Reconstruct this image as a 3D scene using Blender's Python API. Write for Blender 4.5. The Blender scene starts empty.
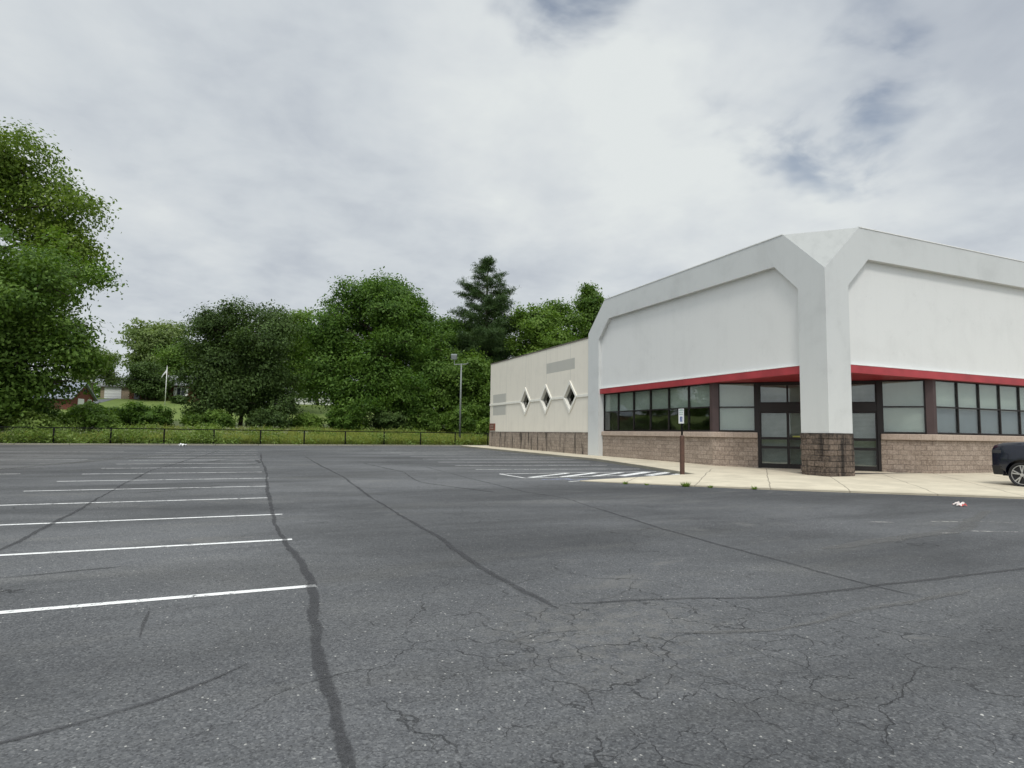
import bpy, bmesh, math, random
import numpy as np
from mathutils import Vector, Matrix

C = bpy.context.scene.collection
scene = bpy.context.scene
R = math.radians

# ------------------------------------------------------------------ camera
YAW, PITCH, ROLL = 0.40436, 0.0810, 0.0147
CAM = Vector((-19.26, -15.83, 1.51))
r_ = Vector((math.cos(YAW), -math.sin(YAW), 0))
f0 = Vector((math.sin(YAW), math.cos(YAW), 0))
fw = f0 * math.cos(PITCH) + Vector((0, 0, math.sin(PITCH)))
up = Vector((0, 0, math.cos(PITCH))) - f0 * math.sin(PITCH)
cx = r_ * math.cos(ROLL) + up * math.sin(ROLL)
cy = up * math.cos(ROLL) - r_ * math.sin(ROLL)
cam_d = bpy.data.cameras.new('camera')
cam_d.sensor_fit = 'HORIZONTAL'
cam_d.sensor_width = 36.0
cam_d.lens = 36.0 * 611.12 / 1024
cam_d.clip_start = 0.1
cam_d.clip_end = 6000
cam = bpy.data.objects.new('camera', cam_d)
C.objects.link(cam)
mw = Matrix.Identity(4)
for i in range(3):
    mw[i][0] = cx[i]; mw[i][1] = cy[i]; mw[i][2] = -fw[i]; mw[i][3] = CAM[i]
cam.matrix_world = mw
scene.camera = cam

# ------------------------------------------------------------------ light
SUN_EL, SUN_AZ = R(58), math.atan2(-0.42, -1.0)      # azimuth measured as atan2(x, y)
scene.view_settings.view_transform = 'Standard'
scene.view_settings.look = 'None'
scene.view_settings.gamma = 1.0
scene.view_settings.exposure = 0.1
sun_d = bpy.data.lights.new('sun', 'SUN')
sun_d.energy = 1.5
sun_d.angle = R(10)
sun_d.color = (1.0, 0.96, 0.90)
sun = bpy.data.objects.new('sun', sun_d)
C.objects.link(sun)
sv = Vector((math.sin(SUN_AZ) * math.cos(SUN_EL), math.cos(SUN_AZ) * math.cos(SUN_EL), math.sin(SUN_EL)))
sun.rotation_euler = sv.to_track_quat('Z', 'Y').to_euler()
sun.location = (-30, -60, 90)


class N:
    """small helper around a node tree"""
    def __init__(s, nt):
        s.nt = nt; s.n = nt.nodes; s.l = nt.links
        s.n.clear()

    def new(s, t, **kw):
        o = s.n.new(t)
        for k, v in kw.items():
            setattr(o, k, v)
        return o

    def put(s, sock, v):
        if hasattr(v, 'is_linked'):
            s.l.new(v, sock)
        else:
            if isinstance(v, (tuple, list)) and len(v) == 3 and sock.type == 'RGBA':
                v = (*v, 1)
            sock.default_value = v

    def m(s, op, a, b=None, c=None, clamp=False):
        o = s.new('ShaderNodeMath', operation=op, use_clamp=clamp)
        for i, v in enumerate((a, b, c)):
            if v is not None:
                s.put(o.inputs[i], v)
        return o.outputs[0]

    def vm(s, op, a, b=None, scale=None):
        o = s.new('ShaderNodeVectorMath', operation=op)
        s.put(o.inputs[0], a)
        if b is not None: s.put(o.inputs[1], b)
        if scale is not None: s.put(o.inputs['Scale'], scale)
        return o.outputs['Value'] if op in ('DOT_PRODUCT', 'LENGTH', 'DISTANCE') else o.outputs[0]

    def noise(s, vec, scale, detail=4, rough=0.55, dist=0.0, out=0):
        o = s.new('ShaderNodeTexNoise')
        s.put(o.inputs['Vector'], vec)
        o.inputs['Scale'].default_value = scale
        o.inputs['Detail'].default_value = detail
        o.inputs['Roughness'].default_value = rough
        o.inputs['Distortion'].default_value = dist
        return o.outputs[out]

    def voro(s, vec, scale, feature='F1', out='Distance', rand=1.0):
        o = s.new('ShaderNodeTexVoronoi', feature=feature)
        s.put(o.inputs['Vector'], vec)
        o.inputs['Scale'].default_value = scale
        o.inputs['Randomness'].default_value = rand
        return o.outputs[out]

    def mix(s, fac, a, b, blend='MIX'):
        o = s.new('ShaderNodeMix', data_type='RGBA', blend_type=blend)
        s.put(o.inputs[0], fac); s.put(o.inputs[6], a); s.put(o.inputs[7], b)
        return o.outputs[2]

    def ss(s, v, lo, hi, a=0.0, b=1.0):
        o = s.new('ShaderNodeMapRange', interpolation_type='SMOOTHSTEP')
        s.put(o.inputs[0], v)
        for i, q in enumerate((lo, hi, a, b)):
            o.inputs[i + 1].default_value = q
        return o.outputs[0]

    def pos(s):
        return s.new('ShaderNodeNewGeometry').outputs['Position']

    def sep(s, v):
        o = s.new('ShaderNodeSeparateXYZ'); s.put(o.inputs[0], v)
        return o.outputs

    def comb(s, x, y, z):
        o = s.new('ShaderNodeCombineXYZ')
        for i, v in enumerate((x, y, z)): s.put(o.inputs[i], v)
        return o.outputs[0]

    def bump(s, h, strength=0.3, dist=0.02):
        o = s.new('ShaderNodeBump')
        o.inputs['Strength'].default_value = strength
        o.inputs['Distance'].default_value = dist
        s.put(o.inputs['Height'], h)
        return o.outputs[0]


def world():
    w = bpy.data.worlds.new('World')
    scene.world = w
    w.use_nodes = True
    n = N(w.node_tree)
    sky = n.new('ShaderNodeTexSky', sky_type='NISHITA')
    sky.sun_disc = False
    sky.sun_elevation = SUN_EL
    sky.sun_rotation = SUN_AZ
    sky.air_density = 1.0
    sky.dust_density = 2.0
    d = n.vm('NORMALIZE', n.new('ShaderNodeTexCoord').outputs['Generated'])
    x, y, z = n.sep(d)
    zz = n.m('MAXIMUM', z, 0.02)
    k = n.m('DIVIDE', 1.0, n.m('ADD', zz, 0.22))
    p = n.comb(n.m('MULTIPLY', x, k), n.m('MULTIPLY', y, k), 0.0)
    big = n.noise(n.vm('ADD', p, (3.1, 1.7, 0)), 1.6, 5, 0.52, 0.25)
    mid = n.noise(n.vm('ADD', p, (7.3, 2.2, 4)), 4.2, 5, 0.55, 0.3)
    fine = n.noise(n.vm('ADD', p, (1.3, 9.2, 2)), 11.0, 4, 0.55, 0.2)
    wv = n.noise(n.vm('ADD', p, (5.3, 3.2, 8)), 2.4, 4, 0.6, 0.0, out=1)
    dw = n.vm('NORMALIZE', n.vm('ADD', d, n.vm('SCALE', n.vm('SUBTRACT', wv, (0.5, 0.5, 0.5)), scale=0.34)))

    def blob(v, lo, hi):
        v = Vector(v).normalized()
        return n.ss(n.vm('DOT_PRODUCT', dw, tuple(v)), math.cos(R(hi)), math.cos(R(lo)))
    b = n.m('MULTIPLY_ADD', n.m('SUBTRACT', big, 0.5), 0.70, 0.60)
    b = n.m('MULTIPLY_ADD', n.m('SUBTRACT', mid, 0.5), 0.62, b)
    b = n.m('MULTIPLY_ADD', n.m('SUBTRACT', fine, 0.5), 0.20, b)
    for v, lo, hi, amp in (((0.40, 0.766, 0.505), 2, 19, 0.24), ((0.645, 0.629, 0.433), 1, 16, 0.22),
                           ((0.77, 0.52, 0.37), 1, 10, 0.16), ((-0.238, 0.851, 0.469), 2, 16, 0.05),
                           ((0.552, 0.787, 0.275), 2, 12, -0.02), ((-0.05, 0.92, 0.40), 3, 18, -0.06),
                           ((0.19, 0.94, 0.30), 2, 14, -0.14), ((0.70, 0.54, 0.470), 0, 8, -0.16), ((0.42, 0.691, 0.605), 0, 7, -0.20), ((0.84, 0.40, 0.46), 2, 16, -0.26), ((0.62, 0.52, 0.58), 2, 12, -0.16)):
        b = n.m('MULTIPLY_ADD', blob(v, lo, hi), amp, b)
    cr = n.new('ShaderNodeValToRGB')
    n.put(cr.inputs[0], b)
    e = cr.color_ramp.elements
    e[0].position = 0.08; e[0].color = (0.40, 0.44, 0.50, 1)
    e[1].position = 0.95; e[1].color = (0.70, 0.735, 0.735, 1)
    for ps, col in ((0.34, (0.475, 0.515, 0.565, 1)), (0.54, (0.565, 0.605, 0.64, 1)), (0.74, (0.635, 0.67, 0.69, 1))):
        q = e.new(ps); q.color = col
    cloud = cr.outputs[0]
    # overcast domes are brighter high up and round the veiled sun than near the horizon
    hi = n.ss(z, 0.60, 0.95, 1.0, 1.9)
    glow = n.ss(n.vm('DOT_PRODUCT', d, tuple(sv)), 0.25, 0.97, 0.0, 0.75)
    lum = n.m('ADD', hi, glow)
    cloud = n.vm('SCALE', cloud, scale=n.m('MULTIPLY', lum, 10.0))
    # thin places in the cloud where blue shows
    gap = n.m('MAXIMUM', blob((0.70, 0.54, 0.470), 0, 8.5), blob((0.42, 0.691, 0.605), 0, 7))
    gap = n.m('MULTIPLY', gap, n.ss(mid, 0.60, 0.36, 0.10, 1.0))
    fac = n.m('MULTIPLY', gap, 0.75)
    blue = n.vm('MULTIPLY', sky.outputs[0], (1.15, 1.08, 1.0))
    col = n.mix(fac, cloud, blue)
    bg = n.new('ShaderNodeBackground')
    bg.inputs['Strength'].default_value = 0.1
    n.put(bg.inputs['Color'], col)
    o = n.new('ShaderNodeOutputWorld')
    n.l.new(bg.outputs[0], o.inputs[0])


world()

# ------------------------------------------------------------------ helpers


def G(y):
    return 0.007 * max(0.0, y + 2.0)


def T(x, y):
    """height of the land"""
    if y < 38: return G(y)
    if y < 75: return 0.28 + 0.062 * (y - 38)
    h = 2.574
    if y < 97: return h + 0.16 * (y - 75)
    return h + 3.52 + 0.02 * min(y - 97, 120)


class MB:
    def __init__(s):
        s.v = []; s.f = []; s.uv = {}; s.sm = False

    def add(s, vs, fs):
        o = len(s.v)
        s.v.extend([tuple(q) for q in vs])
        for f in fs: s.f.append(tuple(o + i for i in f))

    def box(s, x0, x1, y0, y1, z0, z1, mp=None):
        P = [(x, y, z) for z in (z0, z1) for x, y in ((x0, y0), (x1, y0), (x1, y1), (x0, y1))]
        if mp: P = [mp(*q) for q in P]
        s.add(P, [(3, 2, 1, 0), (4, 5, 6, 7), (0, 1, 5, 4), (1, 2, 6, 5), (2, 3, 7, 6), (3, 0, 4, 7)])

    def hull2(s, A, B, close=True):
        """two matching rings, capped"""
        n = len(A)
        F = [tuple(range(n))[::-1], tuple(range(n, 2 * n))]
        for i in range(n):
            j = (i + 1) % n
            F.append((i, j, n + j, n + i))
        s.add(list(A) + list(B), F)

    def tube(s, pts, rad, seg=8, caps=True):
        pts = [Vector(p) for p in pts]
        if not isinstance(rad, (list, tuple)): rad = [rad] * len(pts)
        rings = []
        up0 = Vector((0, 0, 1))
        for i, p in enumerate(pts):
            t = (pts[min(i + 1, len(pts) - 1)] - pts[max(i - 1, 0)])
            t.normalize()
            a = t.cross(up0 if abs(t.z) < 0.95 else Vector((1, 0, 0))); a.normalize()
            b = t.cross(a)
            rings.append([p + (a * math.cos(2 * math.pi * k / seg) + b * math.sin(2 * math.pi * k / seg)) * rad[i] for k in range(seg)])
        vs = [q for r in rings for q in r]
        F = []
        for i in range(len(pts) - 1):
            for k in range(seg):
                k2 = (k + 1) % seg
                F.append((i * seg + k, i * seg + k2, (i + 1) * seg + k2, (i + 1) * seg + k))
        if caps:
            F.append(tuple(range(seg))[::-1]); F.append(tuple((len(pts) - 1) * seg + k for k in range(seg)))
        s.add(vs, F)

    def build(s, name, mat, parent=None, bevel=0.0, smooth=False, seg=2, loc=None):
        me = bpy.data.meshes.new(name)
        me.from_pydata(s.v, [], s.f)
        bm = bmesh.new(); bm.from_mesh(me)
        bmesh.ops.recalc_face_normals(bm, faces=bm.faces)
        if bevel:
            bmesh.ops.bevel(bm, geom=[e for e in bm.edges if len(e.link_faces) == 2 and e.calc_face_angle(0) > 0.5],
                            offset=bevel, segments=seg, affect='EDGES', profile=0.5)
        bm.to_mesh(me); bm.free()
        if smooth:
            me.polygons.foreach_set('use_smooth', [True] * len(me.polygons))
        if mat: me.materials.append(mat)
        o = bpy.data.objects.new(name, me)
        C.objects.link(o)
        if parent: o.parent = parent
        if loc: o.location = loc
        return o


def tag(o, label=None, cat=None, group=None, kind=None):
    if label: o['label'] = label
    if cat: o['category'] = cat
    if group: o['group'] = group
    if kind: o['kind'] = kind
    return o


def thing(name, label, cat, loc=(0, 0, 0), rz=0.0, group=None):
    o = bpy.data.objects.new(name, None)
    o.empty_display_size = 0.2
    C.objects.link(o)
    o.location = loc; o.rotation_euler = (0, 0, rz)
    return tag(o, label, cat, group)


def copy_tree(o, parent=None):
    c = o.copy(); C.objects.link(c)
    c.parent = parent
    for ch in [q for q in list(C.objects) if q.parent == o]:
        copy_tree(ch, c)
    return c


# ------------------------------------------------------------------ materials
def mat(name):
    m = bpy.data.materials.new(name); m.use_nodes = True
    n = N(m.node_tree)
    out = n.new('ShaderNodeOutputMaterial')
    b = n.new('ShaderNodeBsdfPrincipled')
    n.l.new(b.outputs[0], out.inputs[0])
    return m, n, b, out


def simple(name, col, rough=0.6, metal=0.0, var=0.12, scale=6.0, bump=0.0, coat=0.0):
    m, n, b, o = mat(name)
    tc = n.new('ShaderNodeTexCoord').outputs['Object']
    k = n.noise(tc, scale, 5, 0.6)
    c2 = tuple(max(0, q * (1 - var)) for q in col); c3 = tuple(min(1, q * (1 + var)) for q in col)
    n.put(b.inputs['Base Color'], n.mix(n.ss(k, 0.3, 0.7), c2, c3))
    b.inputs['Roughness'].default_value = rough
    b.inputs['Metallic'].default_value = metal
    b.inputs['Coat Weight'].default_value = coat
    if bump: n.put(b.inputs['Normal'], n.bump(n.noise(tc, scale * 8, 4), bump, 0.01))
    return m


def stucco(name, col, dirt=0.12, streak=0.10):
    m, n, b, o = mat(name)
    p = n.pos(); x, y, z = n.sep(p)
    q = n.comb(n.m('MULTIPLY', x, 1.0), n.m('MULTIPLY', y, 1.0), n.m('MULTIPLY', z, 0.10))
    st = n.noise(q, 3.5, 5, 0.6)
    bl = n.noise(p, 0.55, 6, 0.6, 0.4)
    fi = n.noise(p, 22, 3, 0.6)
    patch = n.noise(p, 2.2, 6, 0.7)
    k = n.m('ADD', n.m('MULTIPLY', n.ss(st, 0.42, 0.78), streak), n.m('MULTIPLY', n.ss(bl, 0.45, 0.75), dirt))
    k = n.m('MULTIPLY_ADD', n.ss(patch, 0.58, 0.70), 0.06, k)
    k = n.m('MULTIPLY_ADD', n.m('SUBTRACT', fi, 0.5), 0.10, k)
    spots = n.ss(n.voro(p, 1.7), 0.02, 0.045, 0.28, 0.0)
    k = n.m('ADD', k, n.m('MULTIPLY', spots, n.ss(bl, 0.45, 0.6)))
    dark = tuple(c * 0.35 for c in col)
    n.put(b.inputs['Base Color'], n.mix(k, col, dark))
    b.inputs['Roughness'].default_value = 0.85
    n.put(b.inputs['Normal'], n.bump(n.noise(p, 60, 3), 0.18, 0.01))
    return m


def block(name, c1, c2, mortar, bw=0.4, bh=0.2, split=True, stain=0.0):
    m, n, b, o = mat(name)
    p = n.pos(); x, y, z = n.sep(p)
    nrm = n.sep(n.new('ShaderNodeNewGeometry').outputs['True Normal'])
    # run along the wall: combine x and y by facing
    ax = n.m('ABSOLUTE', nrm[0]); ay = n.m('ABSOLUTE', nrm[1])
    u = n.m('ADD', n.m('MULTIPLY', y, ax), n.m('MULTIPLY', n.m('MULTIPLY', x, -1), ay))
    v = n.m('SUBTRACT', z, 0.07)
    bt = n.new('ShaderNodeTexBrick')
    n.put(bt.inputs['Vector'], n.comb(u, v, 0.0))
    bt.inputs['Scale'].default_value = 1.0
    bt.inputs['Brick Width'].default_value = bw
    bt.inputs['Row Height'].default_value = bh
    bt.inputs['Mortar Size'].default_value = 0.009
    bt.inputs['Mortar Smooth'].default_value = 0.3
    bt.inputs['Bias'].default_value = 0.0
    bt.inputs['Color1'].default_value = (0, 0, 0, 1)
    bt.inputs['Color2'].default_value = (1, 1, 1, 1)
    bt.inputs['Mortar'].default_value = (0.5, 0.5, 0.5, 1)
    f1 = n.noise(p, 14, 5, 0.7)
    f2 = n.noise(p, 50, 3, 0.6)
    k = n.m('ADD', n.m('MULTIPLY', bt.outputs['Color'], 0.35), n.m('MULTIPLY', n.ss(f1, 0.3, 0.7), 0.65))
    col = n.mix(k, c1, c2)
    col = n.mix(n.m('MULTIPLY', n.ss(f2, 0.5, 0.75), 0.35), col, tuple(q * 0.35 for q in c1))
    mf = n.m('MULTIPLY', bt.outputs['Fac'], n.ss(n.noise(p, 3, 3), 0.35, 0.6, 0.45, 1.0))
    col = n.mix(mf, col, mortar)
    if stain:
        q = n.comb(n.m('MULTIPLY', x, 1.0), n.m('MULTIPLY', y, 1.0), n.m('MULTIPLY', z, 0.12))
        s = n.ss(n.noise(q, 2.6, 5, 0.65), 0.50, 0.66)
        s = n.m('MAXIMUM', s, n.m('MULTIPLY', n.ss(z, 1.45, 1.72), n.ss(n.noise(p, 5, 4), 0.35, 0.6)))
        col = n.mix(n.m('MULTIPLY', s, stain), col, tuple(q * 0.16 for q in c1))
    n.put(b.inputs['Base Color'], col)
    b.inputs['Roughness'].default_value = 0.92
    h = n.m('SUBTRACT', n.m('ADD', n.m('MULTIPLY', f1, 0.9), n.m('MULTIPLY', f2, 0.35)), n.m('MULTIPLY', bt.outputs['Fac'], 0.55))
    n.put(b.inputs['Normal'], n.bump(h, 0.7 if split else 0.25, 0.05))
    return m


def glass(name, tint=(0.78, 0.805, 0.785), refl=1.6):
    m, n, b, o = mat(name)
    n.n.remove(b)
    lw = n.new('ShaderNodeLayerWeight'); lw.inputs['Blend'].default_value = 0.5
    fr = n.m('MULTIPLY_ADD', n.m('POWER', lw.outputs['Facing'], 5.0), 0.75, 0.05)
    tr = n.new('ShaderNodeBsdfTransparent'); n.put(tr.inputs[0], tint)
    gl = n.new('ShaderNodeBsdfGlossy'); gl.inputs['Roughness'].default_value = 0.015
    n.put(gl.inputs['Color'], (0.95, 0.97, 0.96))
    p = n.pos()
    n.put(gl.inputs['Normal'], n.bump(n.noise(p, 0.9, 2), 0.04, 0.05))
    mx = n.new('ShaderNodeMixShader')
    n.put(mx.inputs[0], n.m('MULTIPLY', fr, refl, clamp=True))
    n.l.new(tr.outputs[0], mx.inputs[1]); n.l.new(gl.outputs[0], mx.inputs[2])
    n.l.new(mx.outputs[0], o.inputs[0])
    return m


def leafmat(name, c1, c2, trans=0.35, rough=0.55):
    """two leaf tints chosen by the leaf's own 'tint' attribute"""
    m, n, b, o = mat(name)
    n.n.remove(b)
    at = n.new('ShaderNodeAttribute'); at.attribute_name = 'tint'
    col = n.mix(at.outputs['Fac'], c1, c2)
    d = n.new('ShaderNodeBsdfPrincipled'); n.put(d.inputs['Base Color'], col)
    d.inputs['Roughness'].default_value = rough
    d.inputs['Specular IOR Level'].default_value = 0.18
    t = n.new('ShaderNodeBsdfTranslucent')
    n.put(t.inputs[0], n.vm('MULTIPLY', col, (1.25, 1.35, 0.55)))
    mx = n.new('ShaderNodeMixShader'); mx.inputs[0].default_value = trans
    n.l.new(d.outputs[0], mx.inputs[1]); n.l.new(t.outputs[0], mx.inputs[2])
    n.l.new(mx.outputs[0], o.inputs[0])
    return m


def asphalt():
    m, n, b, o = mat('asphalt')
    p = n.pos(); x, y, z = n.sep(p)
    big = n.noise(p, 0.11, 5, 0.55, 0.3)
    mid = n.noise(n.vm('MULTIPLY', p, (0.35, 1.0, 1.0)), 0.75, 6, 0.62, 0.5)
    med = n.noise(p, 5.0, 5, 0.65)
    grit = n.noise(p, 55, 3, 0.7)
    agg = n.voro(p, 85, out='Color')
    ag = n.sep(agg)
    col = n.mix(n.ss(big, 0.3, 0.7), (0.066, 0.068, 0.073), (0.092, 0.094, 0.098))
    col = n.mix(n.m('MULTIPLY', n.ss(mid, 0.50, 0.74), 0.55), col, (0.128, 0.126, 0.120))
    col = n.mix(n.m('MULTIPLY', n.ss(mid, 0.46, 0.28), 0.5), col, (0.040, 0.041, 0.044))
    col = n.mix(n.m('MULTIPLY', n.ss(med, 0.45, 0.7), 0.30), col, (0.118, 0.118, 0.118))
    # darker asphalt band near the diagonal concrete edge
    dl = n.m('ADD', n.m('MULTIPLY', x, 0.651), n.m('MULTIPLY', y, 0.759))      # distance along the diagonal's normal
    dl = n.m('ADD', dl, n.m('MULTIPLY', n.m('SUBTRACT', n.noise(p, 0.35, 4), 0.5), 2.5))
    nearb = n.ss(dl, -8.6, -6.4)
    nearb = n.m('MULTIPLY', nearb, n.ss(y, 2.0, 0.5))
    col = n.mix(n.m('MULTIPLY', nearb, 0.5), col, (0.040, 0.041, 0.045))
    # older, browner strip on the far left
    lf = n.m('MULTIPLY', n.ss(n.m('ADD', x, n.m('MULTIPLY', mid, 5.0)), -21.5, -26.0), n.ss(y, -3.0, 6.0))
    col = n.mix(n.m('MULTIPLY', lf, 0.5), col, (0.098, 0.092, 0.086))
    # stones in the binder, pits between them
    g1 = n.noise(p, 26, 4, 0.75); g2 = n.noise(p, 70, 3, 0.8)
    col = n.mix(n.m('MULTIPLY', n.ss(g1, 0.52, 0.68), 0.32), col, (0.165, 0.165, 0.163))
    col = n.mix(n.m('MULTIPLY', n.ss(g1, 0.46, 0.34), 0.50), col, (0.026, 0.026, 0.029))
    st = n.ss(ag[0], 0.60, 1.0)
    col = n.mix(n.m('MULTIPLY', st, 0.34), col, (0.22, 0.22, 0.22))
    st2 = n.ss(ag[1], 0.55, 0.95)
    col = n.mix(n.m('MULTIPLY', st2, 0.50), col, (0.018, 0.018, 0.020))
    col = n.mix(n.m('MULTIPLY', n.ss(g2, 0.54, 0.70), 0.40), col, (0.20, 0.20, 0.195))
    for sc, lo, r0, amt in ((9, 0.972, 0.10, 0.8), (23, 0.970, 0.20, 0.8), (40, 0.965, 0.30, 0.7)):
        q = n.vm('ADD', n.vm('MULTIPLY', p, (1.0, 0.8, 1.0)), n.vm('SCALE', n.noise(p, sc * 2.5, 2, 0.5, 0, out=1), scale=0.5 / sc))
        fl = n.voro(q, sc, out='Color'); fd = n.voro(q, sc)
        fk = n.m('MULTIPLY', n.ss(n.sep(fl)[0], lo, lo + 0.004), n.ss(fd, r0, r0 * 0.6))
        col = n.mix(n.m('MULTIPLY', fk, amt), col, (0.42, 0.41, 0.385))
    wy = n.vm('MULTIPLY', p, (0.30, 1.0, 1.0))
    lv = n.noise(wy, 0.42, 6, 0.62, 0.6); lv2 = n.noise(p, 0.16, 4, 0.6, 0.3)
    k = n.m('MULTIPLY', n.ss(lv, 0.28, 0.72, 0.70, 1.32), n.ss(lv2, 0.3, 0.7, 0.86, 1.16))
    col = n.vm('SCALE', col, scale=k)
    pat = n.ss(n.noise(n.vm('MULTIPLY', p, (0.5, 1.0, 1.0)), 0.9, 6, 0.7, 0.8), 0.60, 0.72)
    col = n.mix(n.m('MULTIPLY', pat, 0.5), col, (0.155, 0.150, 0.142))
    crumb = n.m('MULTIPLY', n.ss(n.vm('DISTANCE', n.vm('ADD', n.vm('MULTIPLY', p, (1, 1, 1)), n.vm('SCALE', n.noise(p, 1.2, 4, 0.6, 0, out=1), scale=1.4)), (-15.9, -11.0, 0.7)), 1.5, 0.3), n.ss(n.noise(p, 7, 5, 0.75), 0.42, 0.6))
    col = n.mix(n.m('MULTIPLY', crumb, 0.4), col, (0.165, 0.158, 0.146))
    # alligator cracks: wandering cells seen only in worn patches
    w_a = n.vm('SCALE', n.vm('SUBTRACT', n.noise(p, 1.8, 3, 0.6, 0, out=1), (0.5, 0.5, 0.5)), scale=0.45)
    w_b = n.vm('SCALE', n.vm('SUBTRACT', n.noise(p, 14, 3, 0.7, 0, out=1), (0.5, 0.5, 0.5)), scale=0.06)
    wp = n.vm('ADD', p, n.vm('ADD', w_a, w_b))
    e1 = n.voro(wp, 0.85, 'DISTANCE_TO_EDGE'); e2 = n.voro(n.vm('ADD', wp, (5, 3, 0)), 3.0, 'DISTANCE_TO_EDGE')
    dist = n.vm('DISTANCE', p, (-16.4, -12.2, 0.0)); dist2 = n.vm('DISTANCE', p, (-14.2, -13.6, 0.0))
    dist3 = n.vm('DISTANCE', p, (-17.9, -13.6, 0.0))
    near = n.m('MAXIMUM', n.m('MAXIMUM', n.ss(dist, 2.2, 0.9), n.m('MULTIPLY', n.ss(dist2, 2.6, 1.0), 0.8)), n.ss(dist3, 1.5, 0.6))
    w1 = n.m('MAXIMUM', n.ss(n.noise(n.vm('ADD', p, (4, 2, 0)), 0.42, 4, 0.6), 0.48, 0.60), n.ss(dist, 3.6, 2.0))
    br = n.ss(n.noise(p, 2.6, 4, 0.65), 0.40, 0.56)
    wd = n.ss(n.noise(p, 5, 3), 0.35, 0.7, 0.5, 1.6)
    c1 = n.m('MULTIPLY', n.ss(n.m('DIVIDE', e1, wd), 0.0065, 0.002), n.m('MULTIPLY', w1, br))
    c2 = n.m('MULTIPLY', n.ss(n.m('DIVIDE', e2, wd), 0.0145, 0.004), n.m('MULTIPLY', near, n.ss(n.noise(n.vm('ADD', p, (7, 7, 0)), 1.9, 4, 0.65), 0.44, 0.54)))
    ck = n.m('MAXIMUM', c1, c2)
    col = n.mix(n.m('MULTIPLY', ck, 0.60), col, (0.012, 0.012, 0.013))
    col = n.vm('MULTIPLY', col, (1.03, 1.035, 1.02))
    n.put(b.inputs['Base Color'], col)
    n.put(b.inputs['Roughness'], n.ss(mid, 0.3, 0.7, 0.78, 0.92))
    b.inputs['Specular IOR Level'].default_value = 0.3
    h = n.m('ADD', n.m('MULTIPLY', grit, 0.5), n.m('MULTIPLY', ag[0], 0.35))
    h = n.m('SUBTRACT', h, n.m('MULTIPLY', ck, 1.5))
    n.put(b.inputs['Normal'], n.bump(h, 0.75, 0.012))
    return m


def paintmat(name, col, wear=0.5, alpha=1.0):
    m, n, b, o = mat(name)
    p = n.pos()
    k = n.noise(p, 4, 6, 0.8)
    g = n.noise(p, 30, 4, 0.85)
    a = n.ss(n.m('ADD', n.m('MULTIPLY', k, 0.5), n.m('MULTIPLY', g, 0.5)), wear - 0.04, wear + 0.04)
    n.put(b.inputs['Base Color'], n.mix(n.noise(p, 3, 4), tuple(q * 0.8 for q in col), col))
    b.inputs['Roughness'].default_value = 0.75
    n.put(b.inputs['Alpha'], n.m('MULTIPLY', a, alpha))
    return m


def sealmat(name, col=(0.032, 0.032, 0.034), alpha=0.62):
    m, n, b, o = mat(name)
    p = n.pos()
    uv = n.new('ShaderNodeUVMap'); uv.uv_map = 'UVMap'
    u = n.sep(uv.outputs[0])
    edge = n.m('ABSOLUTE', n.m('SUBTRACT', u[0], 0.5))
    nn = n.noise(p, 6.0, 5, 0.7)
    fine = n.noise(p, 40, 3, 0.7)
    e = n.m('ADD', edge, n.m('MULTIPLY', n.m('SUBTRACT', nn, 0.5), 0.55))
    a = n.ss(e, 0.42, 0.22)
    a = n.m('MULTIPLY', a, n.ss(n.noise(p, 0.8, 3), 0.28, 0.5, 0.35, 1.0))
    a = n.m('MULTIPLY', a, n.ss(fine, 0.25, 0.6, 0.55, 1.0))
    n.put(b.inputs['Base Color'], n.mix(n.ss(fine, 0.4, 0.7), col, tuple(q * 2.0 for q in col)))
    b.inputs['Roughness'].default_value = 0.8
    n.put(b.inputs['Alpha'], n.m('MULTIPLY', a, alpha))
    n.put(b.inputs['Normal'], n.bump(fine, 0.4, 0.01))
    return m


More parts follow.
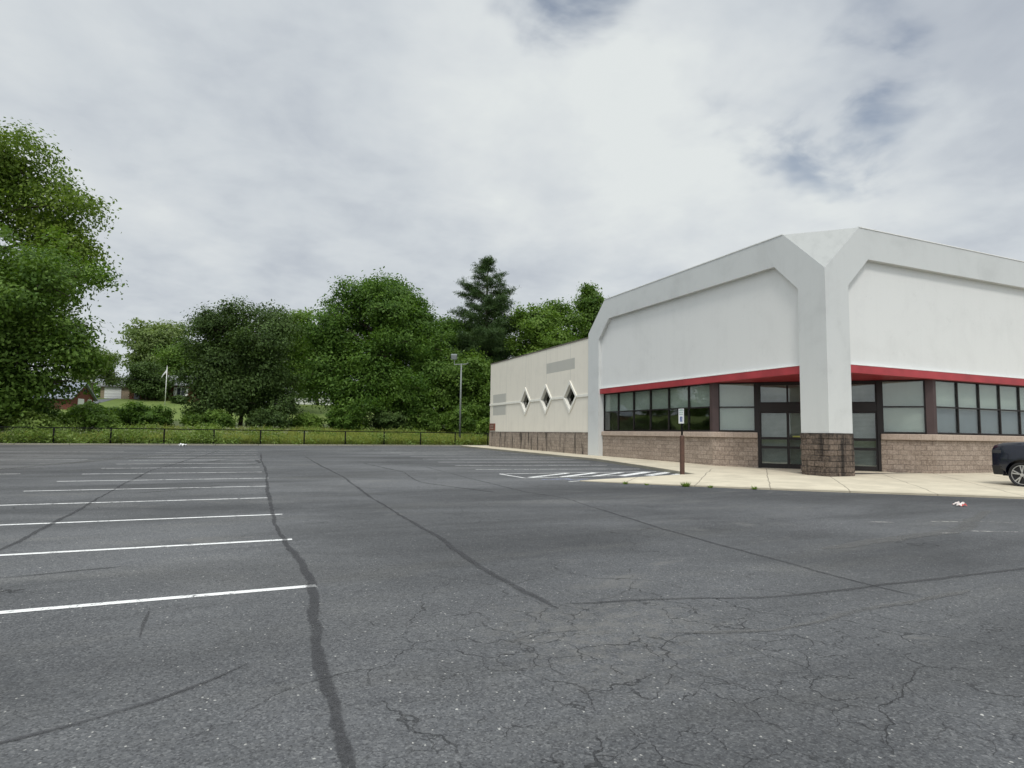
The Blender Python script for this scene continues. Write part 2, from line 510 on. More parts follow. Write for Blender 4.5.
def concrete(name='concrete', joints=True, base=(0.60, 0.545, 0.43)):
    m, n, b, o = mat(name)
    p = n.pos(); x, y, z = n.sep(p)
    k = n.noise(p, 0.8, 6, 0.6, 0.3); f = n.noise(p, 30, 4, 0.7)
    col = n.mix(n.ss(k, 0.3, 0.72), tuple(q * 0.86 for q in base), tuple(min(1, q * 1.10) for q in base))
    col = n.mix(n.m('MULTIPLY', n.ss(f, 0.5, 0.75), 0.25), col, tuple(q * 0.6 for q in base))
    col = n.mix(n.m('MULTIPLY', n.ss(n.noise(p, 2.0, 6, 0.7), 0.60, 0.75), 0.3), col, tuple(q * 0.5 for q in base))
    if joints:
        c = n.m('SUBTRACT', x, y)
        c = n.m('ADD', c, n.m('MULTIPLY', n.m('SUBTRACT', n.noise(p, 0.7, 2), 0.5), 0.25))
        t = n.m('PINGPONG', n.m('ADD', c, 5.9 + 29.5), 1.475)      # 0 on the joint
        j = n.m('MULTIPLY', n.ss(t, 0.030, 0.012), n.ss(y, 5.0, 4.0))
        t2 = n.m('PINGPONG', y, 0.75)
        j2 = n.m('MULTIPLY', n.ss(t2, 0.022, 0.008), n.ss(y, 4.0, 5.0))
        j = n.m('MAXIMUM', j, j2)
        col = n.mix(n.m('MULTIPLY', j, 0.75), col, (0.12, 0.10, 0.075))
        de = n.m('ADD', n.m('ADD', n.m('MULTIPLY', x, 0.63), n.m('MULTIPLY', y, 0.777)), n.m('MULTIPLY', n.noise(p, 3.5, 5, 0.7), 0.5))
        col = n.mix(n.m('MULTIPLY', n.ss(de, -4.45, -5.0), 0.45), col, (0.26, 0.23, 0.17))
        # dirt tracked along the low edge
        col = n.mix(n.m('MULTIPLY', n.ss(n.noise(p, 4, 5, 0.7), 0.55, 0.7), 0.15), col, (0.25, 0.22, 0.16))
    n.put(b.inputs['Base Color'], col)
    b.inputs['Roughness'].default_value = 0.9
    n.put(b.inputs['Normal'], n.bump(f, 0.25, 0.01))
    return m


def groundmat():
    m, n, b, o = mat('grass_ground')
    p = n.pos(); x, y, z = n.sep(p)
    k = n.noise(p, 0.25, 6, 0.65); f = n.noise(p, 6, 5, 0.7)
    lawn = n.ss(y, 70, 78)
    c_field = n.mix(n.ss(f, 0.3, 0.7), (0.050, 0.070, 0.020), (0.105, 0.130, 0.040))
    c_lawn = n.mix(n.ss(k, 0.3, 0.7), (0.100, 0.148, 0.026), (0.155, 0.205, 0.044))
    c_lawn = n.mix(n.m('MULTIPLY', n.ss(f, 0.45, 0.7), 0.4), c_lawn, (0.07, 0.12, 0.02))
    n.put(b.inputs['Base Color'], n.mix(lawn, c_field, c_lawn))
    b.inputs['Roughness'].default_value = 0.95
    n.put(b.inputs['Normal'], n.bump(f, 0.6, 0.1))
    return m


def shingle(name, col):
    m, n, b, o = mat(name)
    p = n.new('ShaderNodeTexCoord').outputs['Object']
    z = n.sep(p)[2]
    s = n.m('FRACT', n.m('MULTIPLY', z, 9.0))
    k = n.noise(p, 5, 5, 0.7)
    c = n.mix(n.ss(k, 0.3, 0.7), tuple(q * 0.75 for q in col), tuple(q * 1.2 for q in col))
    c = n.mix(n.m('MULTIPLY', n.ss(s, 0.2, 0.0), 0.4), c, tuple(q * 0.4 for q in col))
    n.put(b.inputs['Base Color'], c)
    b.inputs['Roughness'].default_value = 0.9
    return m


def chainmat():
    m, n, b, o = mat('black_chain_link')
    uv = n.new('ShaderNodeUVMap'); uv.uv_map = 'UVMap'
    u = n.sep(uv.outputs[0])
    a1 = n.m('ADD', u[0], u[1]); a2 = n.m('SUBTRACT', u[0], u[1])
    def line(a):
        return n.m('LESS_THAN', n.m('PINGPONG', n.m('ADD', a, 100.0), 0.04), 0.0019)
    k = n.m('MAXIMUM', line(a1), line(a2))
    n.put(b.inputs['Alpha'], k)
    b.inputs['Base Color'].default_value = (0.02, 0.022, 0.02, 1)
    b.inputs['Roughness'].default_value = 0.5
    return m


M = {}
M['panel'] = stucco('white_stucco', (0.715, 0.72, 0.702), 0.09, 0.035)
M['frame'] = stucco('grey_white_stucco', (0.60, 0.615, 0.605), 0.18, 0.04)
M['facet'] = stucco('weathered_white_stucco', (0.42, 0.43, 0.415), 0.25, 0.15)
M['cream'] = stucco('cream_stucco', (0.79, 0.745, 0.645), 0.10, 0.10)
M['creamtrim'] = stucco('cream_white_trim', (0.80, 0.78, 0.70), 0.08, 0.10)
M['greypatch'] = stucco('grey_overpaint', (0.50, 0.49, 0.44), 0.08, 0.06)
M['flash'] = simple('white_flashing', (0.82, 0.82, 0.80), 0.5, var=0.05)
M['red'] = simple('red_metal_fascia', (0.37, 0.040, 0.048), 0.5, var=0.16, scale=0.9)
M['redsoffit'] = simple('red_soffit', (0.30, 0.016, 0.022), 0.5, var=0.15, scale=2.0)
M['cap'] = simple('dark_coping', (0.15, 0.135, 0.11), 0.6)
M['brick'] = block('split_face_block', (0.19, 0.143, 0.110), (0.47, 0.385, 0.315), (0.14, 0.107, 0.085))
M['brickcap'] = block('block_cap', (0.36, 0.28, 0.225), (0.52, 0.425, 0.35), (0.24, 0.185, 0.145), bw=0.4, bh=2.0, split=False)
M['stainbrick'] = block('stained_block', (0.18, 0.140, 0.108), (0.43, 0.36, 0.295), (0.12, 0.095, 0.075), stain=0.95)
M['stone'] = block('dark_stone_block', (0.022, 0.015, 0.012), (0.25, 0.192, 0.15), (0.045, 0.036, 0.03), stain=0.8)
M['bronze'] = simple('dark_bronze_metal', (0.010, 0.0065, 0.006), 0.55, var=0.2, scale=3)
M['brownpost'] = simple('brown_metal', (0.058, 0.035, 0.033), 0.55, var=0.12, scale=2)
M['glass'] = glass('window_glass')
M['shade'] = simple('pale_roller_shade', (0.72, 0.77, 0.735), 0.85, var=0.06, scale=1.2)
M['shadegrey'] = simple('grey_roller_shade', (0.30, 0.34, 0.40), 0.85, var=0.06, scale=1.2)
M['doorshade'] = simple('door_blind', (0.42, 0.45, 0.42), 0.85, var=0.10, scale=1.5)
m_, n_, b_, o_ = mat('slatted_blind')
z_ = n_.sep(n_.pos())[2]
k_ = n_.m('PINGPONG', z_, 0.0275)
n_.put(b_.inputs['Base Color'], n_.mix(n_.ss(k_, 0.004, 0.012), (0.22, 0.24, 0.22), n_.mix(n_.ss(n_.noise(n_.pos(), 1.6, 4), .35, .65), (0.42, 0.45, 0.42), (0.56, 0.59, 0.555))))
b_.inputs['Roughness'].default_value = 0.8
M['doorshade'] = m_
M['interior'] = simple('interior_wall', (0.45, 0.40, 0.32), 0.9)
M['darkfloor'] = simple('dark_interior_floor', (0.06, 0.055, 0.05), 0.8)
M['roof'] = simple('flat_roof_membrane', (0.30, 0.30, 0.29), 0.9)
M['asphalt'] = asphalt()
M['line'] = paintmat('white_line_paint', (0.76, 0.76, 0.74), 0.455)
M['lineworn'] = paintmat('worn_white_line_paint', (0.70, 0.70, 0.67), 0.465)
M['linefaint'] = paintmat('faint_line_paint', (0.42, 0.41, 0.38), 0.52)
M['linefresh'] = paintmat('bright_line_paint', (0.82, 0.82, 0.80), 0.44)
M['blueworn'] = paintmat('worn_blue_paint', (0.30, 0.34, 0.52), 0.50)
M['seal'] = sealmat('crack_seal')
M['seallight'] = sealmat('old_crack', (0.040, 0.040, 0.041), 0.6)
M['scuff'] = sealmat('pale_scuff', (0.10, 0.098, 0.094), 0.55)
M['concrete'] = concrete(base=(0.56, 0.50, 0.38))
M['curb'] = concrete('curb_concrete', False, (0.25, 0.235, 0.185))
M['ground'] = groundmat()
M['black'] = simple('black_metal', (0.008, 0.008, 0.008), 0.85)
M['black'].node_tree.nodes['Principled BSDF'].inputs['Specular IOR Level'].default_value = 0.1
M['galv'] = simple('galvanised_grey', (0.19, 0.205, 0.195), 0.5, 0.3, var=0.1, scale=4)
M['chain'] = chainmat()
M['bark'] = simple('bark', (0.075, 0.058, 0.042), 0.95, var=0.4, scale=5, bump=0.6)
M['barkpale'] = simple('pale_bark', (0.20, 0.175, 0.14), 0.95, var=0.3, scale=5, bump=0.5)

# ------------------------------------------------------------------ land
def sheet(name, xs, ys, fz, m, kind='structure'):
    b = MB()
    V = [(x, y, fz(x, y)) for y in ys for x in xs]
    nx = len(xs)
    F = [(j * nx + i, j * nx + i + 1, (j + 1) * nx + i + 1, (j + 1) * nx + i) for j in range(len(ys) - 1) for i in range(nx - 1)]
    b.add(V, F)
    o = b.build(name, m)
    for p in o.data.polygons:
        if p.normal.z < 0: p.flip()
    return tag(o, kind=kind)


sheet('ground', [-2500, -600, -200, -120, -80, -60, -40, -20, 0, 20, 40, 80, 150, 600, 2500],
      [-1500, -300, -60, -2, 10, 30, 38, 45, 55, 65, 75, 80, 86, 91, 97, 110, 140, 217, 600, 3000],
      lambda x, y: T(x, y) - 0.012, M['ground'])


def fence_y(x):
    return 37.6 + 0.08 * (x + 16)


b = MB()                                   # the asphalt lot, back edge running along the fence
lx = [-110, -60, -33, -2.0, 2.2, 60]
V = []
for x in lx:
    yb = fence_y(x) - 0.75 if x <= 2.2 else fence_y(2.2) - 0.75
    V += [(x, -90, 0), (x, -2, 0), (x, yb, G(yb))]
F = []
for i in range(len(lx) - 1):
    for j in range(2):
        F.append((i * 3 + j, (i + 1) * 3 + j, (i + 1) * 3 + j + 1, i * 3 + j + 1))
b.add(V, F)
lot = b.build('parking_lot', M['asphalt'])
for p in lot.data.polygons:
    if p.normal.z < 0: p.flip()
tag(lot, kind='structure')

b = MB()                                   # kerb between lot and grass
for x0 in np.arange(-110, 2.3, 3.05):
    x1 = x0 + 3.02
    for a in ((x0, x1),):
        P = []
        for x in a:
            y = fence_y(x)
            P.append([(x, y - 0.75, G(y) - 0.1), (x, y - 0.74, G(y) + 0.10), (x, y - 0.60, G(y) + 0.105), (x, y - 0.60, G(y) - 0.1)])
        b.hull2(P[0], P[1])
tag(b.build('lot_kerb', M['curb'], bevel=0.012), kind='structure')

# concrete walk beside the building, flowing into the flush apron at the corner
b = MB()
g = lambda x, y, h: (x, y, G(y) + h)
V = dict(a0=g(-1.95, 36, .13), a1=g(-1.9, 13, .13), a2=g(-3.0, 7.5, .13), a3=g(-3.6, 4.8, .13), a4=g(-4.1, 2.35, .11),
         t=g(-9.45, 1.45, .025), t2=(-7.6, -.35, .04), d1=(-5.7, -2.1, .045), d2=(-2.0, -5.1, .05), d3=(-.5, -6.3, .05), d4=(2.0, -7.5, .05), d5=(30, -7.7, .05),
         i0=g(1.5, 36, .14), i1=g(1.5, 13, .14), i2=g(1.5, 7.5, .15), i3=(1.5, 4.8, .16), k=(1.5, 2, .155), k2=(5, 1, .155), k5=(6.5, 6.5, .157),
         k3=(30, 1, .155), k4=(5, -1, .13), k6=(30, -1, .13), m=(0, -.6, .135), m2=(-3.2, .2, .10))
ks = list(V); ix = {k: i for i, k in enumerate(ks)}
T3 = ['a0 a1 i1 i0', 'a1 a2 i2 i1', 'a2 a3 i3 i2', 'a3 a4 k i3', 'a4 t t2', 'a4 t2 m2', 'm2 t2 d1', 'a4 m2 k', 'm2 m k', 'm2 d1 m', 'm d1 d2', 'm d2 d3', 'm d3 k4',
      'm k4 k2 k', 'k4 d3 d4', 'k4 d4 d5 k6', 'k4 k6 k3 k2', 'i3 k k2 k5']
b.add([V[k] for k in ks], [tuple(ix[q] for q in t.split()) for t in T3])
ring = ['a0', 'a1', 'a2', 'a3', 'a4', 't', 't2', 'd1', 'd2', 'd3', 'd4', 'd5']
for p, q in zip(ring[:-1], ring[1:]):
    A, B = Vector(V[p]), Vector(V[q])
    dn = Vector((0, 0, -0.3))
    b.add([A, B, B + dn, A + dn], [(0, 1, 2, 3)])
o = b.build('sidewalk', M['concrete'])
for p in o.data.polygons:
    if p.normal.z < -0.5: p.flip()
tag(o, kind='structure')
# darker cast face of the kerb, just proud of the slab edge
b = MB()
for p, q in zip(ring[:5], ring[1:6]):
    A, B = Vector(V[p]), Vector(V[q])
    t = (B - A).normalized(); nn = Vector((t.y, -t.x, 0))
    if nn.dot(Vector((-1, -0.2, 0))) < 0: nn = -nn
    lo = 0.02
    b.hull2([A + nn * .012 - Vector((0, 0, lo)), A + nn * .012 - Vector((0, 0, .3)), A - nn * .05 - Vector((0, 0, .3)), A - nn * .05 - Vector((0, 0, lo))],
            [B + nn * .012 - Vector((0, 0, lo)), B + nn * .012 - Vector((0, 0, .3)), B - nn * .05 - Vector((0, 0, .3)), B - nn * .05 - Vector((0, 0, lo))])
tag(b.build('sidewalk_kerb', M['curb']), kind='structure')


# painted lines
def gline(p, q, w, m, h=0.004, name='parking_line'):
    p = Vector((*p, 0)); q = Vector((*q, 0))
    t = (q - p).normalized(); s = Vector((-t.y, t.x, 0)) * w / 2
    b = MB()
    L = (q - p).length
    n = max(2, int(L / 0.6))
    rnd = random.Random(int(abs(p.x * 13 + p.y * 7) * 10))
    vs = []
    for i in range(n + 1):
        c = p + t * L * i / n
        k = 1 + rnd.uniform(-.08, .08)
        for sg in (-1, 1):
            a = c + s * sg * k
            vs.append((a.x, a.y, G(a.y) + h))
    b.add(vs, [(2 * i, 2 * i + 1, 2 * i + 3, 2 * i + 2) for i in range(n)])
    o = b.build(name, m)
    for f in o.data.polygons:
        if f.normal.z < 0: f.flip()
    return tag(o, kind='structure')


ends = [-9.47, -6.70, -3.95, -1.07, 1.75, 4.40, 7.10, 9.80, 12.40, 15.1, 17.8, 20.5, 23.2, 25.9, 28.6]
for i, y in enumerate(ends):
    m = M['linefresh'] if i < 3 else (M['line'] if i < 8 else M['lineworn'])
    gline((-23.95, y - 0.12), (-18.72 + (0.13 if i == 0 else 0.08 if i in (1, 2, 5) else -0.03 * (i % 4)), y), 0.105, m)
for i, y in enumerate([-1.3, 1.5, 4.3, 7.1, 9.9, 12.7, 15.5, 18.3, 21.1, 23.9]):
    gline((-31.5, y), (-25.6, y + 0.25), 0.11, M['linefaint' if i % 3 else 'lineworn'])
for y in [12.15, 9.52, 6.90, 14.9, 17.6, 20.3, 23.0, 25.7, 28.4]:
    gline((-10.9, y + 0.35), (-3.6 + (0.6 if y > 11 else 0) + (0.7 if y > 14 else 0), y - 0.35), 0.11, M['lineworn' if y > 18 else 'line'])
# striped access aisle beside the marked bay
gline((-10.85, 4.85), (-3.9, 4.95), 0.11, M['linefresh'])
gline((-10.75, 2.95), (-6.3, 3.35), 0.11, M['line'])
gline((-10.85, 4.80), (-10.72, 2.98), 0.11, M['linefresh'])
for k in range(6):
    x = -10.4 + k * 1.2
    gline((x, 3.15), (x + 2.3, 4.75), 0.34 if k > 2 else 0.24, M['linefresh' if k in (1, 3) else 'line'])
gline((-10.4, 2.25), (-9.3, 2.35), 0.20, M['blueworn'])
gline((-9.6, 1.95), (-8.7, 2.15), 0.16, M['blueworn'])
for k in range(3):
    gline((-9.9 + k * 1.2, 1.35 + .2 * k), (-9.2 + k * 1.2, 1.62 + .12 * k), 0.13, M['lineworn'])
# worn dashes of an old stop marking in front of the concrete
for p, q in (((-7.6, -8.35), (-6.9, -8.6)), ((-6.8, -8.5), (-6.2, -8.95)), ((-8.8, -8.0), (-8.4, -8.2)), ((-9.0, -9.3), (-8.4, -9.4)), ((-8.1, -9.35), (-7.2, -9.75)), ((-7.0, -9.7), (-6.0, -10.2)), ((-5.9, -9.6), (-5.4, -9.95)),):
    gline(p, q, 0.09, M['linefaint'])


def ribbon(pts, w, m, seed=0, wob=0.05, h=0.006, name='crack_seal'):
    rnd = random.Random(seed)
    P = [Vector((x, y, 0)) for x, y in pts]
    S = []
    for a, c in zip(P[:-1], P[1:]):
        n = max(1, int((c - a).length / 0.25))
        S += [a.lerp(c, i / n) for i in range(n)]
    S.append(P[-1])
    for _ in range(3):
        S = [S[0]] + [(S[i - 1] + S[i] * 2 + S[i + 1]) / 4 for i in range(1, len(S) - 1)] + [S[-1]]
    ph = [rnd.uniform(0, 6.28) for _ in range(4)]
    vs, uvs = [], []
    for i, c in enumerate(S):
        t = (S[min(i + 1, len(S) - 1)] - S[max(0, i - 1)]).normalized()
        nn = Vector((-t.y, t.x, 0))
        d = i * 0.25
        off = wob * (math.sin(d * .5 + ph[0]) + .4 * math.sin(d * 1.7 + ph[1]) + .5 * rnd.uniform(-1, 1))
        ww = w * (1 + .25 * math.sin(d * .7 + ph[2]) + .15 * rnd.uniform(-1, 1))
        if i in (0, len(S) - 1): ww *= .3
        for k, sg in enumerate((-1, 1)):
            q = c + nn * (off + sg * ww / 2)
            vs.append((q.x, q.y, G(q.y) + h)); uvs.append((k, d))
    me = bpy.data.meshes.new(name)
    F = [(2 * i, 2 * i + 1, 2 * i + 3, 2 * i + 2) for i in range(len(S) - 1)]
    me.from_pydata(vs, [], F)
    ul = me.uv_layers.new(name='UVMap')
    for lp in me.loops: ul.data[lp.index].uv = uvs[lp.vertex_index]
    for f in me.polygons:
        if f.normal.z < 0: f.flip()
    me.materials.append(m)
    o = bpy.data.objects.new(name, me); C.objects.link(o)
    return tag(o, kind='structure')


ribbon([(-18.62, 22), (-18.68, 4), (-18.78, -1.5), (-18.85, -5.7), (-18.63, -8.2), (-18.62, -9.6), (-18.70, -11.1), (-18.74, -12.2), (-18.76, -13.6)], 0.11, M['seal'], 1, wob=.03)
ribbon([(-21.0, 25), (-21.9, 12), (-22.3, 8.6), (-22.1, -1), (-22.0, -6.4), (-22.2, -11)], 0.09, M['seal'], 2, wob=.03)
ribbon([(-16.5, 18), (-16.45, 4), (-16.66, -4.6), (-16.72, -7.4), (-16.80, -9.2), (-16.78, -10.3), (-16.74, -11.0)], 0.10, M['seal'], 3, wob=.03)
ribbon([(-12.5, 9), (-12.6, -1.5), (-12.3, -2.6), (-12.8, -6), (-13.0, -7.5), (-13.1, -8.9), (-13.2, -10.4), (-13.3, -11.3), (-13.2, -11.9)], 0.07, M['seal'], 4, wob=.03)
ribbon([(-16.6, -10.85), (-15.3, -11.1), (-14.6, -11.4), (-13.4, -11.35), (-12.0, -11.4), (-9.0, -11.5), (-4, -11.6)], 0.075, M['seallight'], 5, wob=.03)
ribbon([(-20.6, -12.15), (-20.07, -12.0), (-19.6, -11.83), (-19.36, -11.68), (-19.2, -11.4)], 0.05, M['seal'], 6, wob=.02)
ribbon([(-21.6, 0.5), (-20.6, 1.2), (-19.9, 2.3)], 0.10, M['seallight'], 8)
ribbon([(-20.8, 13.5), (-20.3, 15), (-19.2, 15.6)], 0.3, M['seallight'], 9)
ribbon([(-19.3, 11), (-18.8, 12.5), (-18.9, 15)], 0.25, M['seallight'], 10)
ribbon([(-14.5, 12), (-14.0, 6.5), (-14.6, 2.0), (-13.4, -1.2)], 0.10, M['seallight'], 11)
ribbon([(-25.6, 13), (-24.0, 17), (-22.0, 24)], 0.5, M['scuff'], 12)
ribbon([(-27, 9), (-25.5, 14), (-24.2, 21)], 0.6, M['scuff'], 13)
ribbon([(-8.0, -11.0), (-5.0, -10.0), (-3.0, -8.6), (-1.2, -8.2)], 0.14, M['scuff'], 14)
ribbon([(-16.2, -11.9), (-15.4, -12.2), (-14.2, -12.0), (-12.5, -11.9)], 0.12, M['scuff'], 15)
ribbon([(-21.8, -8.2), (-21.0, -8.0), (-20.4, -7.9)], 0.09, M['seallight'], 16)
ribbon([(-12, -9.7), (-8, -9.1), (-4.5, -7.6)], 0.35, M['scuff'], 17)
ribbon([(-19.95, -10.6), (-19.9, -10.2), (-19.98, -9.75)], 0.05, M['seallight'], 20, wob=.03)

# ------------------------------------------------------------------ the store
store = thing('store_building', 'vacant white stucco store with chamfered corner column, red fascia and block base', 'building')
L1, L2 = 17.13, 21.0


class Fr:
    """a wall frame: s along the wall, d into the wall, z up"""
    def __init__(s, p, dr, inw):
        s.p = Vector((*p, 0)); s.t = Vector((*dr, 0)).normalized(); s.i = Vector((*inw, 0)).normalized()

    def __call__(s, a, d, z):
        q = s.p + s.t * a + s.i * d
        return (q.x, q.y, z)


LEFT = Fr((0, 0), (0, 1), (1, 0))
RIGHT = Fr((0, 0), (1, 0), (0, 1))
DIAG = Fr((0.3, 6.4), (1, -1), (1, 1))
DL = 6.1 * math.sqrt(2)

ZT, ZI, ZV, ZL, A_, B_, W_ = 9.59, 8.40, 7.80, 7.26, 1.87, 2.36, 1.22


def portal(F, L):
    out = [(0, 1.70), (0, ZV), (A_, ZT), (L - A_, ZT), (L, ZV), (L, .10)]
    inn = [(W_, 1.70), (W_, ZL), (B_, ZI), (L - B_, ZI), (L - W_, ZL), (L - W_, .10)]
    D = .45
    n = len(out)
    V = []
    for (s, z) in out: V.append(F(s, 0, z))
    for (s, z) in inn: V.append(F(s, 0, z))
    for (s, z) in out: V.append(F(D if s == 0 else s, D, z))
    for (s, z) in inn: V.append(F(s, D, z))
    Fc = []
    for i in range(n - 1):
        Fc += [(i, i + 1, n + i + 1, n + i), (2 * n + i, 2 * n + i + 1, 3 * n + i + 1, 3 * n + i),
               (i, i + 1, 2 * n + i + 1, 2 * n + i), (n + i, n + i + 1, 3 * n + i + 1, 3 * n + i)]
    for i in (0, n - 1):
        Fc.append((i, n + i, 3 * n + i, 2 * n + i))
    b = MB(); b.add(V, Fc)
    b.build('portal_frame', M['frame'], store)
    # recessed field above the glazing
    e = .05
    poly = [(W_ - e, 4.31), (W_ - e, ZL), (B_, ZI + e), (L - B_, ZI + e), (L - W_ + e, ZL), (L - W_ + e, 4.31)]
    b = MB(); b.hull2([F(s, .20, z) for s, z in poly], [F(s, .42, z) for s, z in poly])
    b.build('wall_panel', M['panel'], store)
    b = MB(); b.box(W_ + .002, L - W_ - .002, .10, .34, 3.975, 4.275, F)
    b.build('fascia', M['red'], store, bevel=.006)
    b = MB(); b.box(W_ + .003, L - W_ - .003, .09, .30, 4.278, 4.312, F)
    b.build('drip_edge', M['flash'], store)
    # thin coping on the parapet
    b = MB(); b.box(A_ + .02, L - A_, -.02, .5, ZT + .002, ZT + .04, F)
    b.build('coping', M['flash'], store)


portal(LEFT, L1)
portal(RIGHT, L2)
b = MB()                                     # sloping facet where the two gables meet
b.add([(0.004, 0.004, ZV), (0.004, A_, ZT), (A_, 0.004, ZT), (.5, .5, ZV), (.45, A_ + .1, ZT), (A_ + .1, .45, ZT)],
      [(0, 1, 2), (3, 4, 5), (0, 1, 4, 3), (0, 2, 5, 3), (1, 2, 5, 4)])
b.build('corner_facet', M['facet'], store)
b = MB(); b.box(.4, W_ - .003, .4, W_ - .003, 1.71, 8.2)
b.build('column_core', M['frame'], store)
# joint line round the pilasters where base and shaft meet
# rough stone base of the corner column: courses of separate blocks
b = MB()
rnd = random.Random(5)
H = (1.70 - .06) / 8
for c in range(8):
    z0, z1 = .06 + c * H + .004, .06 + (c + 1) * H - .004
    for side in (0, 1, 2, 3):
        cuts = [-.03, .22, .62, 1.0, 1.25] if (c + side) % 2 == 0 else [-.03, .38, .80, 1.10, 1.25]
        for a, d in zip(cuts[:-1], cuts[1:]):
            o = rnd.uniform(-.012, .012)
            if (c % 2 == side % 2) and d == 1.25: o = -.04
            inn = .35
            lo, hi = a + (.36 if a < 0 and side % 2 else 0), d - (.36 if d > 1.2 and side % 2 else 0)
            if hi - lo < .08: continue
            if side == 0: x0, x1, y0, y1 = -.035 - o, inn, lo, hi
            elif side == 1: x0, x1, y0, y1 = lo, hi, -.035 - o, inn
            elif side == 2: x0, x1, y0, y1 = W_ - inn, W_ + .03 + o, lo, hi
            else: x0, x1, y0, y1 = lo, hi, W_ - inn, W_ + .03 + o
            b.box(x0 + .003, x1 - .003, y0 + .003, y1 - .003, z0, z1)
b.box(-.012, 1.23, -.012, 1.23, .05, 1.692)
b.build('stone_base', M['stone'], store, bevel=.018)


def miter(pts, off, inw_hint):
    """offset a plan polyline inwards"""
    P = [Vector(p) for p in pts]
    out = []
    for i, p in enumerate(P):
        ns = []
        for a, c in ((i - 1, i), (i, i + 1)):
            if 0 <= a and c < len(P):
                t = (P[c] - P[a]).normalized(); nn = Vector((-t.y, t.x))
                if nn.dot(Vector(inw_hint)) < 0: nn = -nn
                ns.append(nn)
        if len(ns) == 1: out.append(p + ns[0] * off)
        else:
            m_ = (ns[0] + ns[1]).normalized()
            out.append(p + m_ * off / max(.3, m_.dot(ns[0])))
    return out


def polywall(b, pts, d0, d1, z0, z1):
    A = miter(pts, d0, (1, 1)); B = miter(pts, d1, (1, 1))
    ring = A + B[::-1]
    b.hull2([(p.x, p.y, z0) for p in ring], [(p.x, p.y, z1) for p in ring])


LP = [(0.3, L1 - W_ - .005), (0.3, 6.4), (1.66, 5.04)]
RP = [(L2 - W_ - .005, 0.3), (6.4, 0.3), (5.04, 1.66)]
for P in (LP, RP):
    b = MB(); polywall(b, P, 0.0, .28, .06, 1.475)
    b.build('block_wall', M['brick'], store)
    b = MB(); polywall(b, P, -.10, .33, 1.478, 1.73)
    b.build('block_cap', M['brickcap'], store, bevel=.03)


def window(F, s0, s1, z0, zm, z1, shade_hi=None, shade_lo=None, mull=.06, d=.06, shade_drop=0.0):
    """one glazing bay: frame, two panes, roller shade"""
    b = MB()
    b.box(s0, s0 + mull / 2, d, d + .11, z0, z1, F)
    b.box(s1 - mull / 2, s1, d, d + .11, z0, z1, F)
    a, c = s0 + mull / 2 + .001, s1 - mull / 2 - .001
    for q0, q1 in ((z0, z0 + .055), (zm - .03, zm + .03), (z1 - .055, z1)):
        b.box(a, c, d + .004, d + .106, q0, q1, F)
    w = b.build('window', M['bronze'], store)
    for q0, q1 in ((z0 + .05, zm - .025), (zm + .025, z1 - .05)):
        b = MB(); b.box(a, c, d + .045, d + .057, q0, q1, F)
        b.build('pane', M['glass'], w)
    if shade_hi:
        b = MB(); b.box(a - .02, c + .02, d + .125, d + .13, zm - .02 - shade_drop, z1 - .06, F)
        b.box(a - .02, c + .02, d + .118, d + .138, zm - .05 - shade_drop, zm - .021 - shade_drop, F)
        b.build('roller_shade', shade_hi, w)
    if shade_lo:
        b = MB(); b.box(a - .02, c + .02, d + .150, d + .156, z0 + .02, zm - .06, F)
        if shade_lo is M['shade']: b.box(a - .02, c + .02, d + .140, d + .149, z0 + .14, z0 + .19, F)
        b.build('roller_shade', shade_lo, w)
    return w


FL = Fr((0.3, 0), (0, 1), (1, 0)); FR = Fr((0, 0.3), (1, 0), (0, 1))
n6 = 6
sA, sB = 6.60, L1 - W_ - .01
for i in range(n6):
    a = sA + (sB - sA) * i / n6; c = sA + (sB - sA) * (i + 1) / n6
    window(FL, a + .001, c - .001, 1.76, 2.88, 3.98, M['shade'], shade_drop=-.02 - .01 * (i % 3))
sA, sB = 6.60, L2 - W_ - .01
n9 = 9
for i in range(n9):
    a = sA + (sB - sA) * i / n9; c = sA + (sB - sA) * (i + 1) / n9
    window(FR, a + .001, c - .001, 1.76, 2.86, 3.98, M['shade'], M['shadegrey'])
# brown corner posts where the glazing turns into the entry
for P in ([(0.3, 6.59), (0.3, 6.4), (0.50, 6.20)], [(6.59, 0.3), (6.4, 0.3), (6.20, 0.50)]):
    b = MB(); polywall(b, P, .02, .30, 1.732, 3.985)
    b.build('corner_post', M['brownpost'], store)
# side lights of the entry
q0 = .20 * math.sqrt(2); q1 = 1.36 * math.sqrt(2)
window(DIAG, q0 + .01, q1 - .10, 1.76, 2.86, 3.98, M['shade'], M['shade'], d=.05)
window(DIAG, DL - q1 + .10, DL - q0 - .01, 1.76, 2.86, 3.98, M['shade'], M['shade'], d=.05)

